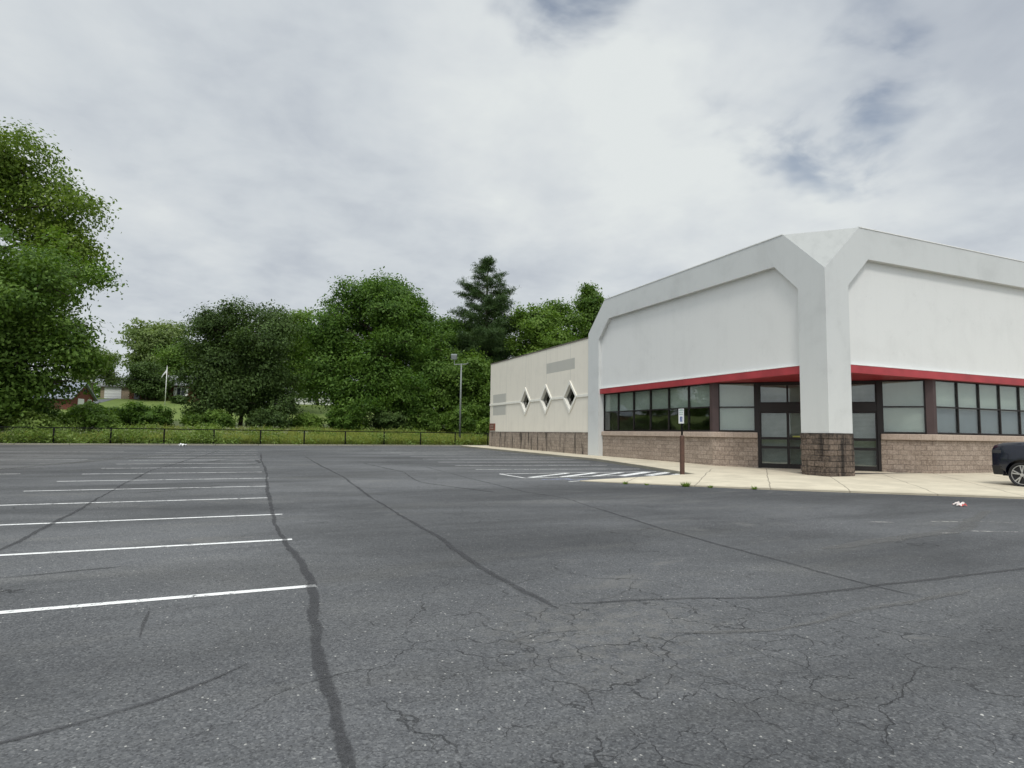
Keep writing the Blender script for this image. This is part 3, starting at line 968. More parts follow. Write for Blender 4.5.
# entrance: four leaves under a transom
e0, e1 = q1 + .005, DL - q1 - .005
b = MB()
zt = 2.66
b.box(e0 - .10, e0 + .10, .02, .22, .14, 3.98, DIAG); b.box(e1 - .10, e1 + .10, .02, .22, .14, 3.98, DIAG)
b.box(e0 + .101, e1 - .101, .04, .24, zt, 3.04, DIAG); b.box(e0 + .101, e1 - .101, .05, .2, 3.88, 3.98, DIAG)
b.build('door_frame', M['bronze'], store)
n4 = 4
for i in range(n4):
    a = e0 + .105 + (e1 - e0 - .21) * i / n4; c = e0 + .105 + (e1 - e0 - .21) * (i + 1) / n4
    b = MB()
    b.box(a + .002, a + .055, .08, .13, .16, zt - .004, DIAG); b.box(c - .055, c - .002, .08, .13, .16, zt - .004, DIAG)
    for z0, z1 in ((.16, .36), (1.02, 1.13), (1.42, 1.53), (zt - .07, zt - .004)):
        b.box(a + .056, c - .056, .084, .126, z0, z1, DIAG)
    dr = b.build('door', M['bronze'], store)
    for z0, z1 in ((.355, 1.025), (1.125, 1.425), (1.525, zt - .065)):
        b = MB(); b.box(a + .054, c - .054, .10, .11, z0, z1, DIAG); b.build('pane', M['glass'], dr)
    b = MB(); b.box(a + .03, c - .03, .36, .37, .3, zt - .05, DIAG); b.build('blind', M['doorshade'], dr)
    if i in (1, 2):
        s = c - .10 if i == 1 else a + .10
        b = MB(); b.tube([DIAG(s, .07, 1.2), DIAG(s, .02, 1.25), DIAG(s, .02, 1.75), DIAG(s, .07, 1.8)], .014, 8)
        b.build('handle', M['galv'], dr, smooth=True)
    b = MB()
    V8 = [(a + .002, 3.042), (c - .002, 3.042), (c - .002, 3.878), (a + .002, 3.878)]; W8 = [(a + .04, 3.08), (c - .04, 3.08), (c - .04, 3.84), (a + .04, 3.84)]
    b.add([DIAG(s_, d_, z_) for d_ in (.08, .14) for q_ in (V8, W8) for s_, z_ in q_], [f_ for k in range(4) for f_ in ((k, (k + 1) % 4, 4 + (k + 1) % 4, 4 + k), (8 + k, 8 + (k + 1) % 4, 12 + (k + 1) % 4, 12 + k), (k, (k + 1) % 4, 8 + (k + 1) % 4, 8 + k), (4 + k, 4 + (k + 1) % 4, 12 + (k + 1) % 4, 12 + k))])
    tw = b.build('transom_window', M['bronze'], store)
    b = MB(); b.box(a + .039, c - .039, .10, .11, 3.042, 3.878, DIAG); b.build('pane', M['glass'], tw)
    b = MB(); b.box(a + .02, c - .02, .36, .37, 3.06, 3.86, DIAG); b.build('blind', M['doorshade'], tw)
b = MB()                                     # red soffit over the recessed entry
b.add([(.30, W_ + .01, 3.99), (W_ + .01, W_ + .01, 3.99), (W_ + .01, .30, 3.99), (6.9, .30, 3.99), (.30, 6.9, 3.99)], [(0, 1, 2, 3, 4)])
vv = list(b.v); b = MB()
b.hull2(vv, [(x, y, 4.12) for x, y, z in vv])
b.build('soffit', M['redsoffit'], store)
# light stripes and stickers seen behind glass are left as small decals on the door
b = MB(); b.box(e0 + 1.42, e0 + 2.2, .098, .0995, 1.535, 1.60, DIAG)
b.build('door_sticker', simple('yellow_green_sticker', (0.35, 0.36, 0.08), 0.6), store)

# cream rear wing
CR = Fr((.1, 0), (0, 1), (1, 0))
YA, YB = L1 + .002, 34.2
b = MB()
zq0, zq1, PWD = 1.66, 7.55, 1.3
cuts = [YA] + [q for c in (19.63, 23.2, 26.72) for q in (c - PWD, c + PWD)] + [YB]
for a, c in zip(cuts[0::2], cuts[1::2]):
    b.box(a, c, 0, .35, zq0, zq1, CR)
for c in (19.63, 23.2, 26.72):
    h_, v_ = .97 * .80, 1.08 * .80
    Dm = [(c + h_, 3.98), (c, 3.98 + v_), (c - h_, 3.98), (c, 3.98 - v_)]
    Ed = [(c + PWD, 3.98), (c, zq1), (c - PWD, 3.98), (c, zq0)]
    Co = [(c + PWD, zq1), (c - PWD, zq1), (c - PWD, zq0), (c + PWD, zq0)]
    for k in range(4):
        P5 = [Ed[k], Co[k], Ed[(k + 1) % 4], Dm[(k + 1) % 4], Dm[k]]
        b.add([CR(s_, d_, z_) for d_ in (0, .35) for s_, z_ in P5], [(0, 1, 2, 3, 4), (9, 8, 7, 6, 5), (3, 4, 9, 8), (0, 1, 6, 5), (1, 2, 7, 6)] )
b.build('rear_wall', M['cream'], store)
b = MB(); b.box(YA, YB + .02, -.03, .5, 7.553, 7.63, CR)
b.build('rear_coping', M['cap'], store)
b = MB(); b.box(YA, YB + .04, -.04, .37, .06, 1.66 - .003, CR)
b.build('stained_block_wall', M['stainbrick'], store)
DM = [19.63, 23.2, 26.72]
hw, hh, zc = .97, 1.08, 3.98
segs = [YA + .0] + [q for c in DM for q in (c - hw + .03, c + hw - .03)] + [YB + .03]
for a, c in zip(segs[0::2], segs[1::2]):
    b = MB(); b.box(a, c, -.05, .02, zc - .09, zc + .09, CR)
    b.build('band_course', M['creamtrim'], store, bevel=.01)
for s in (19.63, 23.2, 26.72, 30.5):        # control joints
    b = MB(); b.box(s - .012, s + .012, -.004, .02, 1.70 if abs(s - 30.5) < .1 else zc + hh - .05, 7.55, CR)
    b.build('control_joint', M['greypatch'], store)


def rect_patch(s0, s1, z0, z1):
    b = MB(); b.box(s0, s1, -.003, .02, z0, z1, CR)
    b.build('overpainted_patch', M['greypatch'], store)


rect_patch(19.03, 23.15, 5.80, 6.52)
rect_patch(30.65, 33.5, zc + .10, 4.82); rect_patch(30.65, 33.5, 3.05, zc - .10)
for c in DM:
    def ring(fx, dd): return [CR(c + hw * fx, dd, zc), CR(c, dd, zc + hh * fx), CR(c - hw * fx, dd, zc), CR(c, dd, zc - hh * fx)]
    O, I, I2, O2 = ring(1, -.07), ring(.79, -.07), ring(.79, .20), ring(1, .02)
    b = MB()
    for i in range(4):
        j = (i + 1) % 4
        b.add([O[i], O[j], I[j], I[i]], [(0, 1, 2, 3)]); b.add([I[i], I[j], I2[j], I2[i]], [(0, 1, 2, 3)])
        b.add([O[i], O[j], O2[j], O2[i]], [(0, 1, 2, 3)])
    w = b.build('diamond_window', M['creamtrim'], store)
    b = MB(); b.hull2(ring(.785, .165), ring(.785, .173)); b.build('pane', glass('dark_window_glass', (.10, .10, .085), 2.2), w)
    b = MB()
    b.tube([CR(c - hw * .36, .15, zc + hh * .40), CR(c + hw * .36, .15, zc - hh * .40)], .02, 6)
    b.build('glazing_bar', M['bronze'], w)
# small brown plate low on the back corner
b = MB(); b.box(32.9, 34.1, -.09, -.002, 1.76, 2.36, CR)
pl = b.build('wall_plate', simple('rusty_brown_plate', (0.16, 0.055, 0.035), 0.7, var=.3, scale=3), store, bevel=.01)
b = MB()
for k in range(3): b.box(33.1, 33.9, -.0925, -.0905, 1.9 + k * .14, 1.95 + k * .14, CR)
b.build('plate_lines', simple('pale_plate_lines', (.35, .28, .22), .7), pl)
# hidden sides, roof and dark inside
b = MB(); b.box(.46, L2, 33.85, 34.2, .05, 7.55); b.build('back_wall', M['cream'], store)
b = MB(); b.box(L2 - .35, L2, .46, 33.84, .05, 7.55); b.build('side_wall', M['cream'], store)
b = MB(); b.box(.452, L2 - .36, 17.2, 33.84, 7.2, 7.4); b.build('rear_roof', M['roof'], store)
b = MB(); b.box(.8, L2 - .36, .8, 17.19, 7.42, 7.7); b.build('front_roof', M['roof'], store)
b = MB(); b.box(.452, L2 - .36, 16.85, 17.12, 7.3, 7.78); b.box(L2 - .34, L2 - .05, .5, 16.8, 7.56, 7.79)
b.build('parapet_back', M['frame'], store)
b = MB(); b.box(.62, L2 - .4, .66, 33.8, .145, .153); b.build('shop_floor', M['darkfloor'], store)
b = MB(); b.box(1.0, L2 - .4, 15.95, 16.1, .16, 7.1); b.build('partition', M['interior'], store)
b = MB(); b.box(4.4, 7.5, 17.1, 17.2, .16, 7.1); b.build('partition', M['interior'], store)

# ------------------------------------------------------------------ parking sign
PS = (-4.72, 2.30)
zs = 0.11
ps = thing('parking_sign', 'white and blue accessible parking sign on a brown post by the front windows', 'sign', (*PS, zs))
sg = math.atan2(-.40, -1)
b = MB(); b.tube([(0, 0, -.05), (0, 0, 1.40)], .085, 16); b.tube([(0, 0, 1.40), (0, 0, 1.43)], [.085, .05], 16)
b.build('bollard', simple('brown_bollard_sleeve', (.085, .042, .028), .5, var=.2), ps, smooth=False)
b = MB(); b.box(-.025, .025, -.025, .025, 1.40, 2.40); b.build('post', M['black'], ps)
nx, ny = -1.0, 0.0
SF = Fr((-.03, .15), (0, -1), (1, 0))       # face towards -X, s runs right as seen from the bays
b = MB(); b.box(0, .30, 0, .004, 1.86, 2.40, SF)
pn = b.build('sign_panel', simple('white_sign_face', (.82, .83, .82), .4, var=.03), ps, bevel=.001)
b = MB(); b.box(.085, .215, -.002, 0, 1.93, 2.11, SF)
b.build('blue_square', simple('sign_blue', (.015, .06, .26), .4, var=.05), pn)
b = MB()                                     # wheelchair figure
hd = [(.150 + .012 * math.cos(k * math.pi / 5), 2.085 + .012 * math.sin(k * math.pi / 5)) for k in range(10)]
b.hull2([SF(s, -.0035, z) for s, z in hd], [SF(s, -.002, z) for s, z in hd])


def stroke(pts, w=.012):
    for (a, z0), (c, z1) in zip(pts[:-1], pts[1:]):
        t = Vector((c - a, z1 - z0)).normalized(); q = Vector((-t.y, t.x)) * w / 2
        R4 = [(a + q.x, z0 + q.y), (c + q.x, z1 + q.y), (c - q.x, z1 - q.y), (a - q.x, z0 - q.y)]
        b.hull2([SF(s, -.0035, z) for s, z in R4], [SF(s, -.002, z) for s, z in R4])


stroke([(.148, 2.07), (.150, 2.02), (.178, 2.02), (.188, 1.975), (.200, 1.98)])
stroke([(.150, 2.048), (.175, 2.048)])
stroke([(.150 + .034 * math.cos(R(a)), 1.988 + .034 * math.sin(R(a))) for a in range(130, 361, 23)], .009)
b.build('wheelchair_symbol', simple('sign_white', (.85, .85, .85), .4, var=.02), pn)
b = MB(); b.box(.01, .29, -.002, 0, 2.325, 2.333, SF)
b.build('border_line', simple('sign_green', (.03, .22, .13), .5, var=.05), pn)


def text(body, size, s, z, m, parent, name):
    cu = bpy.data.curves.new(name, 'FONT')
    cu.body = body; cu.size = size; cu.align_x = 'CENTER'; cu.extrude = .0006
    t = bpy.data.objects.new('text_tmp', cu); C.objects.link(t)
    bpy.context.view_layer.update()
    me = bpy.data.meshes.new_from_object(t.evaluated_get(bpy.context.evaluated_depsgraph_get()))
    C.objects.unlink(t); bpy.data.objects.remove(t)
    me.materials.clear(); me.materials.append(m)
    o = bpy.data.objects.new(name, me); C.objects.link(o)
    x, y, _ = SF(s, -.002, z)
    o.matrix_world = Matrix(((0, 0, -1, x), (-1, 0, 0, y), (0, 1, 0, z), (0, 0, 0, 1)))
    o.parent = parent
    return o


gm = bpy.data.materials['sign_green']
text('RESERVED', .05, .15, 2.25, gm, pn, 'lettering'); text('PARKING', .05, .15, 2.18, gm, pn, 'lettering')
text('RESERVED', .045, .15, 2.345, gm, pn, 'lettering')

# ------------------------------------------------------------------ light pole
lp = thing('light_pole', 'tall grey parking lot light pole with a single square floodlight, behind the fence', 'light pole', (-.72, 40.0, T(0, 40.0)))
b = MB(); b.tube([(0, 0, -.3), (0, 0, .55)], .26, 16); b.build('footing', M['curb'], lp)
b = MB(); b.tube([(0, 0, .55), (0, 0, 4), (0, 0, 7.75)], [.10, .085, .07], 12); b.build('pole', M['galv'], lp, smooth=True)
b = MB(); b.box(-.22, .22, -.22, .22, .551, .60); b.build('base_plate', M['galv'], lp)
b = MB(); b.tube([(-.62, .265, 7.66), (0, 0, 7.7), (.45, -.19, 7.72), (.62, -.27, 7.86)], .04, 8); b.build('crossarm', M['galv'], lp)
b = MB(); b.tube([(-.62, .265, 7.7), (-.62, .265, 8.15)], .04, 8); b.build('bracket', M['galv'], lp)
b = MB(); b.box(-.29, .29, -.22, .22, -.24, .24)
fl = b.build('floodlight', simple('pale_lamp_housing', (.16, .175, .17), .6), lp, bevel=.04)
fl.location = (-.66, .28, 8.42); fl.rotation_euler = (R(20), 0, R(-20))
b = MB(); b.box(-.25, .25, -.23, -.222, -.20, .20); b.build('lens', simple('pale_lens', (.26, .28, .27), .4), fl)

# ------------------------------------------------------------------ fence
fx0, fx1 = -58.7, 2.3
fn = thing('chain_link_fence', 'low black chain link fence along the back edge of the lot', 'fence', (fx0, fence_y(fx0), T(fx0, 35)))
org = Vector(fn.location)
HF = 1.17
xs = list(np.arange(fx0, fx1, 3.36))
for x in xs:
    y = fence_y(x)
    b = MB(); b.tube([(x - org.x, y - org.y, T(x, y) - .2 - org.z), (x - org.x, y - org.y, T(x, y) + HF + .03 - org.z)], .055, 8)
    b.tube([(x - org.x, y - org.y, T(x, y) + HF + .03 - org.z), (x - org.x, y - org.y, T(x, y) + HF + .07 - org.z)], [.05, .015], 8)
    b.build('fence_post', M['black'], fn, smooth=True)
b = MB(); b.tube([(x - org.x, fence_y(x) - org.y, T(x, fence_y(x)) + HF - org.z) for x in (fx0, xs[-1])], .034, 8)
b.build('top_rail', M['black'], fn, smooth=True)
me = bpy.data.meshes.new('chain_link')
vs = [(x - org.x, fence_y(x) - org.y - .04, T(x, fence_y(x)) + z - org.z) for x in (fx0, xs[-1]) for z in (.04, HF)]
me.from_pydata(vs, [], [(0, 2, 3, 1)])
ul = me.uv_layers.new(name='UVMap')
for lp_ in me.loops:
    v = vs[lp_.vertex_index]; ul.data[lp_.index].uv = (v[0], v[2])
me.materials.append(M['chain'])
o = bpy.data.objects.new('chain_link', me); C.objects.link(o); o.parent = fn


# ------------------------------------------------------------------ foliage
def leaves(rng, centers, tints, per, sig, size, up_bias=.5, droop=0.0, aspect=.55, flat=.6, face=None):
    n = len(centers)
    c = np.repeat(centers, per, 0) + rng.normal(0, 1, (n * per, 3)) * np.array([sig, sig, sig * flat])
    k = len(c)
    nr = rng.normal(0, 1, (k, 3)); nr *= .62; nr[:, 2] += up_bias * 1.1
    if face is not None: nr += np.repeat(face, per, 0) * 1.15
    nr /= np.linalg.norm(nr, axis=1, keepdims=True)
    a = rng.normal(0, 1, (k, 3)); a[:, 2] -= droop
    a -= nr * (a * nr).sum(1, keepdims=True); a /= np.linalg.norm(a, axis=1, keepdims=True)
    bb = np.cross(nr, a)
    s = size * rng.uniform(.65, 1.3, (k, 1))
    v = np.stack([c - a * s * .5, c + bb * s * aspect * .5 + a * s * .06, c + a * s * .5, c - bb * s * aspect * .5 + a * s * .06], 1).reshape(-1, 3)
    t = np.clip(np.repeat(tints, per) + rng.normal(0, .16, k), 0, 1)
    return v, np.repeat(t, 4)


def quads_obj(name, v, t, m, parent=None, loc=(0, 0, 0)):
    me = bpy.data.meshes.new(name)
    nv = len(v); nf = nv // 4
    me.vertices.add(nv); me.vertices.foreach_set('co', v.astype(np.float32).ravel())
    me.loops.add(nv); me.loops.foreach_set('vertex_index', np.arange(nv, dtype=np.int32))
    me.polygons.add(nf)
    me.polygons.foreach_set('loop_start', np.arange(0, nv, 4, dtype=np.int32))
    me.polygons.foreach_set('loop_total', np.full(nf, 4, dtype=np.int32))
    at = me.attributes.new('tint', 'FLOAT', 'POINT'); at.data.foreach_set('value', t.astype(np.float32))
    me.materials.append(m)
    me.update(calc_edges=True); me.validate()
    o = bpy.data.objects.new(name, me); C.objects.link(o)
    o.parent = parent; o.location = loc
    return o


def clumps(rng, blobs, n, surf=.55, zmin=.3):
    """clump centres filling a handful of unequal lobes, thicker near their outside"""
    B = np.array(blobs, float)
    w = (B[:, 3] * B[:, 4] * B[:, 5]) ** (2 / 3); w /= w.sum()
    k = rng.choice(len(B), n, p=w)
    d = rng.normal(0, 1, (n, 3)); d /= np.linalg.norm(d, axis=1, keepdims=True)
    r = rng.uniform(0, 1, (n, 1)) ** surf
    r = np.minimum(r * rng.uniform(.85, 1.1, (n, 1)), 1.08)
    c = B[k, :3] + d * r * B[k, 3:6]
    ok = c[:, 2] > zmin
    return c[ok], d[ok]


LM = {
    'maple': leafmat('maple_leaf', (0.044, 0.098, 0.016), (0.145, 0.245, 0.044)),
    'dark': leafmat('dark_leaf', (0.036, 0.066, 0.017), (0.105, 0.165, 0.045), .25),
    'bright': leafmat('bright_leaf', (0.078, 0.15, 0.02), (0.185, 0.275, 0.055)),
    'grove': leafmat('broad_leaf', (0.052, 0.106, 0.016), (0.16, 0.25, 0.048)),
    'top': leafmat('yellow_green_leaf', (0.072, 0.125, 0.016), (0.205, 0.28, 0.052)),
    'pine': leafmat('pine_needle', (0.034, 0.07, 0.022), (0.085, 0.135, 0.045), .2),
    'pale': leafmat('pale_leaf', (0.12, 0.175, 0.055), (0.24, 0.3, 0.12)),
    'weed': leafmat('weed_leaf', (0.11, 0.175, 0.03), (0.24, 0.32, 0.09)),
    'hay': leafmat('grass_blade', (.20, .25, .045), (.40, .42, .13), .45),
    'flower': leafmat('pale_bloom', (.30, .33, .20), (.42, .43, .32), .3),
}


def limb_pts(rng, p0, p1, n=5, w=.25):
    p0 = np.array(p0, float); p1 = np.array(p1, float)
    L = np.linalg.norm(p1 - p0)
    P = []
    for i in range(n + 1):
        f = i / n
        q = p0 + (p1 - p0) * f
        q[2] += math.sin(f * math.pi) * L * .08
        if 0 < i < n: q += rng.normal(0, 1, 3) * w * L * .12
        P.append(tuple(q))
    return P


def tree(name, label, loc, blobs, lm, n, per, sig, size, seed, trunk_h=None, trunk_r=.3, bark='bark', droop=.2, surf=.36, flat=.6, up_bias=.5, zmin=.4, aspect=.55, trunks=None, cat='tree', group=None):
    rng = np.random.default_rng(seed)
    root = thing(name, label, cat, loc, group=group)
    B = np.array(blobs, float)
    top = B[:, 2].max()
    b = MB()
    tr = trunks or [((0, 0), (0, 0))]
    for (bx, by), (tx, ty) in tr:
        P = limb_pts(rng, (bx, by, -.4), (tx, ty, top * .9), 7, .12)
        rr = [trunk_r * (1.35 if i == 0 else 1) * (1 - .85 * i / 7) for i in range(8)]
        b.tube(P, rr, 10)
        for q in B:
            h = max(q[2] - max(q[3], q[4]) * .7, top * .22)
            h = min(h, top * .7)
            f = h / (top * .9)
            s = np.array(P[min(6, int(f * 7))])
            b.tube(limb_pts(rng, s, q[:3] + rng.normal(0, .2, 3), 5), [trunk_r * .45 * (1 - .8 * i / 5) for i in range(6)], 7)
            for _ in range(3):
                d = rng.normal(0, 1, 3); d /= np.linalg.norm(d)
                e = q[:3] + d * q[3:6] * .85
                b.tube(limb_pts(rng, q[:3], e, 4), [trunk_r * .16 * (1 - .7 * i / 4) for i in range(5)], 5)
    b.build('trunk', M[bark], root, smooth=True)
    ex = []
    for _ in range(26):                      # odd shoots that break the outline
        q = B[rng.integers(len(B))]
        d = rng.normal(0, 1, 3); d[2] = abs(d[2]) * .9 - .15; d /= np.linalg.norm(d)
        e = q[:3] + d * q[3:6] * rng.uniform(1.0, 1.32)
        k_ = q[3] * rng.uniform(.16, .30)
        ex.append((*e, k_, k_, k_ * rng.uniform(.8, 1.5)))
    ca, da = clumps(rng, blobs, n, surf, zmin); cb, db = clumps(rng, ex, max(40, n // 9), .6, zmin)
    c = np.concatenate([ca, cb]); fc = np.concatenate([da, db])
    ti = np.clip(rng.normal(.45, .22, len(c)), 0, 1)
    v, t = leaves(rng, c, ti, per, sig, size, up_bias, droop, aspect, flat, fc)
    quads_obj('crown', v, t, LM[lm], root)
    return root


def lobes(rng, W, D, z0, z1, n, rmin, rmax, shape='round'):
    out = []
    for i in range(n):
        f = (i + .5) / n
        z = z0 + (z1 - z0) * f
        if shape == 'round': k = math.sqrt(max(.05, 1 - (2 * (f - .40) / 1.25) ** 2))
        elif shape == 'cone': k = 1.05 - f
        elif shape == 'umbrella': k = .55 + .45 * math.sin(f * math.pi * .75)
        else: k = 1
        a = i * 2.399 + rng.uniform(-.4, .4)
        q = k * rng.uniform(.35, .85)
        r = rng.uniform(rmin, rmax)
        out.append((math.cos(a) * W * q, math.sin(a) * D * q, z, r * 1.1, r * 1.1, r * .8))
    return out


rg = np.random.default_rng(77)
# two big trees at the left edge
tree('broadleaf_tree', 'tallest tree at the left edge, loose yellow-green crown rising above its neighbour', (-45.6, 58.5, T(0, 58.5)),
     lobes(rg, 11.5, 9, 9, 27, 16, 3.0, 4.3) + [(3, 0, 26.5, 4.5, 4.5, 3.2), (8.3, -2, 21.5, 3.4, 3.4, 2.4), (9.3, -3, 17.5, 2.8, 2.8, 1.8), (7, -4, 13, 3.2, 3.2, 2.2)],
     'top', 1400, 46, .80, .38, 11, trunk_r=.55, flat=.5, surf=.38)
tree('broadleaf_tree', 'broad dense green tree overhanging the left end of the fence', (-40.5, 44.3, T(0, 44.3)),
     lobes(rg, 9.3, 7, 3.5, 14.8, 16, 2.4, 3.5) + [(7.4, -2, 8.3, 2.4, 2.4, 1.5), (8.6, -1, 6.2, 2.0, 2.0, 1.1), (5.8, -3, 11.5, 2.6, 2.6, 1.9), (2, -5, 10, 3.4, 3.0, 2.6), (1, -4.5, 5.0, 3.6, 3, 2.2), (6.5, -1, 4.4, 2.3, 2, 1.2), (4.5, -2, 6.8, 2.6, 2.4, 2.0), (7.6, -2, 6.6, 2.2, 2, 1.5), (3.5, -3, 3.0, 2.8, 2.2, 1.6)],
     'grove', 1500, 52, .60, .33, 12, trunk_r=.45, flat=.55, droop=.5)
# dark many-stemmed tree in front of the brick house
tree('locust_tree', 'dark olive many-stemmed tree standing between the brick house and the big maple', (-20.4, 56.4, T(0, 56.4)),
     lobes(rg, 5.6, 5, 3.2, 13.0, 17, 1.7, 2.5, 'umbrella') + [(-3.2, -1, 5.2, 1.8, 2, 2.0), (4.6, -1, 5.0, 2.0, 2, 2.0), (-2.5, -2, 4.6, 2.2, 2, 1.8), (2.4, -2, 4.6, 2.2, 2, 1.8), (-3.2, -2, 2.8, 1.8, 2, 1.5), (0, -2.6, 2.9, 2.2, 1.6, 1.5), (4.2, -2, 2.9, 1.9, 2, 1.5), (3.2, 0, 12.3, 1.5, 1.5, 1.2), (-3.4, 0, 11.3, 1.7, 1.7, 1.3)],
     'dark', 1250, 50, .50, .28, 13, trunk_r=.22, flat=.75, droop=1.0,
     trunks=[((-.8, 0), (-2.6, 0)), ((.2, .3), (.6, .5)), ((.9, 0), (2.8, -.3))])
tree('maple_tree', 'biggest rounded deep green maple in the middle of the tree line', (-5.3, 57.5, T(0, 57.5)),
     lobes(rg, 8.0, 6.5, 3.0, 17.0, 20, 2.3, 3.3) + [(-3.4, 0, 16.6, 1.8, 1.8, 1.6), (.8, -1, 17.2, 2.0, 2, 1.6), (4.0, 0, 15.8, 1.8, 1.8, 1.4), (-5.8, 0, 10.5, 2.5, 2.3, 2.2), (-4.9, 0, 13.4, 2.2, 2.2, 1.9), (5.9, 0, 10.5, 2.4, 2.3, 2.2), (5.2, 0, 13.2, 2.2, 2.2, 1.9), (-7.0, -1, 7.6, 2.2, 2.2, 2.0), (6.9, -1, 7.8, 2.2, 2.2, 2.0), (-5.8, -2, 5, 2.6, 2.5, 2.2), (5.6, -2, 5.2, 2.6, 2.5, 2.2), (0, -4, 6, 3, 2.4, 2.6), (-2, -4.5, 3.2, 3, 2, 1.8), (3.5, -4, 3.0, 3, 2, 1.6)],
     'maple', 1900, 52, .60, .34, 14, trunk_r=.5, flat=.6, droop=.5)
tree('broadleaf_tree', 'yellow-green tree showing behind the gap between dark locust and maple', (-13.0, 84.4, T(0, 84.4)),
     lobes(rg, 4.6, 4, 4, 14.6, 11, 1.9, 2.7), 'bright', 520, 42, .62, .42, 15, trunk_r=.3)
# white pine: whorls of boughs
pine = thing('pine_tree', 'tall white pine with tiered boughs rising left of the cream wall', 'tree', (9.7, 60.9, T(0, 60.9)))
rng = np.random.default_rng(16)
b = MB(); b.tube([(0, 0, -.3), (.1, 0, 8), (0, .1, 16), (.05, 0, 23)], [.36, .28, .17, .05], 10)
cs = []
z = 3.4
while z < 23.0:
    f = max(0, (z - 5) / 18)
    for k in range(6 if z < 19 else 4):
        a = rng.uniform(0, 6.28)
        Lb = (7.6 * (1 - f) ** .8 + .55) * rng.uniform(.48, 1.15)
        e = np.array([math.cos(a) * Lb, math.sin(a) * Lb, z + Lb * rng.uniform(.22, .6)])
        s = np.array([0, 0, z])
        b.tube(limb_pts(rng, s, e, 4, .1), [.075 * (1 - f * .6), .05, .035, .02, .01], 5)
        m_ = max(4, int(Lb * 3.2))
        for q in range(m_):
            g_ = (q + 1) / m_
            if g_ < .3: continue
            c_ = s + (e - s) * g_
            w_ = .55 * (1.1 - g_) * Lb * .5
            for _ in range(2):
                cs.append(c_ + np.array([rng.normal(0, w_ + .1), rng.normal(0, w_ + .1), rng.normal(.10, .12)]))
    z += rng.uniform(.85, 1.35)
for k in range(14): cs.append(np.array([rng.normal(0, .18), rng.normal(0, .18), 22 + k * .14]))
b.build('trunk', M['bark'], pine, smooth=True)
cs = np.array(cs)
v, t = leaves(rng, cs, np.clip(rng.normal(.45, .22, len(cs)), 0, 1), 60, .32, .40, .5, -.6, .15, .5)
quads_obj('crown', v, t, LM['pine'], pine)
# trees standing behind the store
tree('broadleaf_tree', 'full green tree directly behind the foot of the white pine', (11.5, 67.0, T(0, 67.0)),
     lobes(rg, 6.2, 3.5, 3, 14.5, 16, 1.9, 2.8), 'grove', 720, 46, .58, .36, 51, trunk_r=.28)
tree('broadleaf_tree', 'bright green leafy tree close behind the cream wall beside the pine', (15.0, 55.5, T(0, 55.5)),
     lobes(rg, 4.6, 3.5, 4, 15.2, 15, 1.6, 2.3), 'bright', 760, 46, .52, .36, 17, trunk_r=.25)
tree('broadleaf_tree', 'slim dark-topped tree touching the white gable at its left shoulder', (26.9, 62.4, T(0, 62.4)),
     lobes(rg, 4.0, 3, 8, 20.5, 14, 1.3, 2.1, 'cone') + [(-.4, 0, 21.4, .9, .9, 1.0)], 'grove', 420, 42, .50, .38, 18, trunk_r=.25)
tree('broadleaf_tree', 'thin sparse tree with gaps of sky between the bright tree and the gable', (21.0, 61.0, T(0, 61.0)),
     lobes(rg, 3.8, 3, 6, 18.0, 13, 1.2, 1.9), 'grove', 480, 40, .48, .36, 19, trunk_r=.2)
tree('broadleaf_tree', 'green tree low behind the cream wall filling under the pine', (4.6, 53.0, T(0, 53.0)),
     lobes(rg, 4.2, 3, 1.8, 8.6, 12, 1.4, 2.1), 'grove', 520, 46, .50, .34, 20, trunk_r=.2)
tree('broadleaf_tree', 'dark tree behind the light pole between maple and pine', (4.0, 64.0, T(0, 64.0)),
     lobes(rg, 4.2, 3.5, 3, 14.5, 14, 1.7, 2.5), 'maple', 640, 46, .58, .36, 21, trunk_r=.28)
tree('broadleaf_tree', 'bushy dark tree behind the store hiding under the bright leafy tree', (21.5, 57.0, T(0, 57.0)),
     lobes(rg, 4.6, 3, 3, 11.0, 12, 1.7, 2.4), 'dark', 460, 44, .58, .36, 22, trunk_r=.25)
# around the houses
tree('broadleaf_tree', 'tall pale feathery tree with open branches behind the brick ranch house', (-37.6, 127.8, T(0, 127.8)),
     lobes(rg, 7.6, 6, 7, 15.5, 14, 2.0, 3.0, 'umbrella'), 'pale', 480, 44, .85, .55, 23, trunk_r=.4, bark='barkpale', flat=.35)
tree('yew_tree', 'small dark rounded evergreen in front of the brick ranch house', (-34.6, 96.6, T(0, 96.6)),
     lobes(rg, 3.0, 2.5, .8, 5.0, 10, 1.2, 1.8), 'dark', 360, 44, .45, .32, 24, trunk_r=.2)
tree('broadleaf_tree', 'pale small tree leaning over the white garage door', (-42.0, 98.0, T(0, 98.0)),
     lobes(rg, 3.2, 2, 3.0, 7.0, 10, 1.1, 1.6), 'pale', 300, 38, .5, .34, 25, trunk_r=.15, bark='barkpale')
tree('broadleaf_tree', 'rounded mid green tree directly behind the roof of the brick ranch house', (-31.0, 114.0, T(0, 114.0)),
     lobes(rg, 6.5, 4, 4, 9.8, 12, 1.9, 2.8), 'grove', 460, 44, .75, .46, 26, trunk_r=.3)
tree('broadleaf_tree', 'leafy tree filling the gap right of the brick ranch house', (-21.0, 104.0, T(0, 104.0)),
     lobes(rg, 5.2, 4, 3, 12.0, 12, 1.9, 2.8), 'bright', 420, 44, .75, .46, 27, trunk_r=.3)
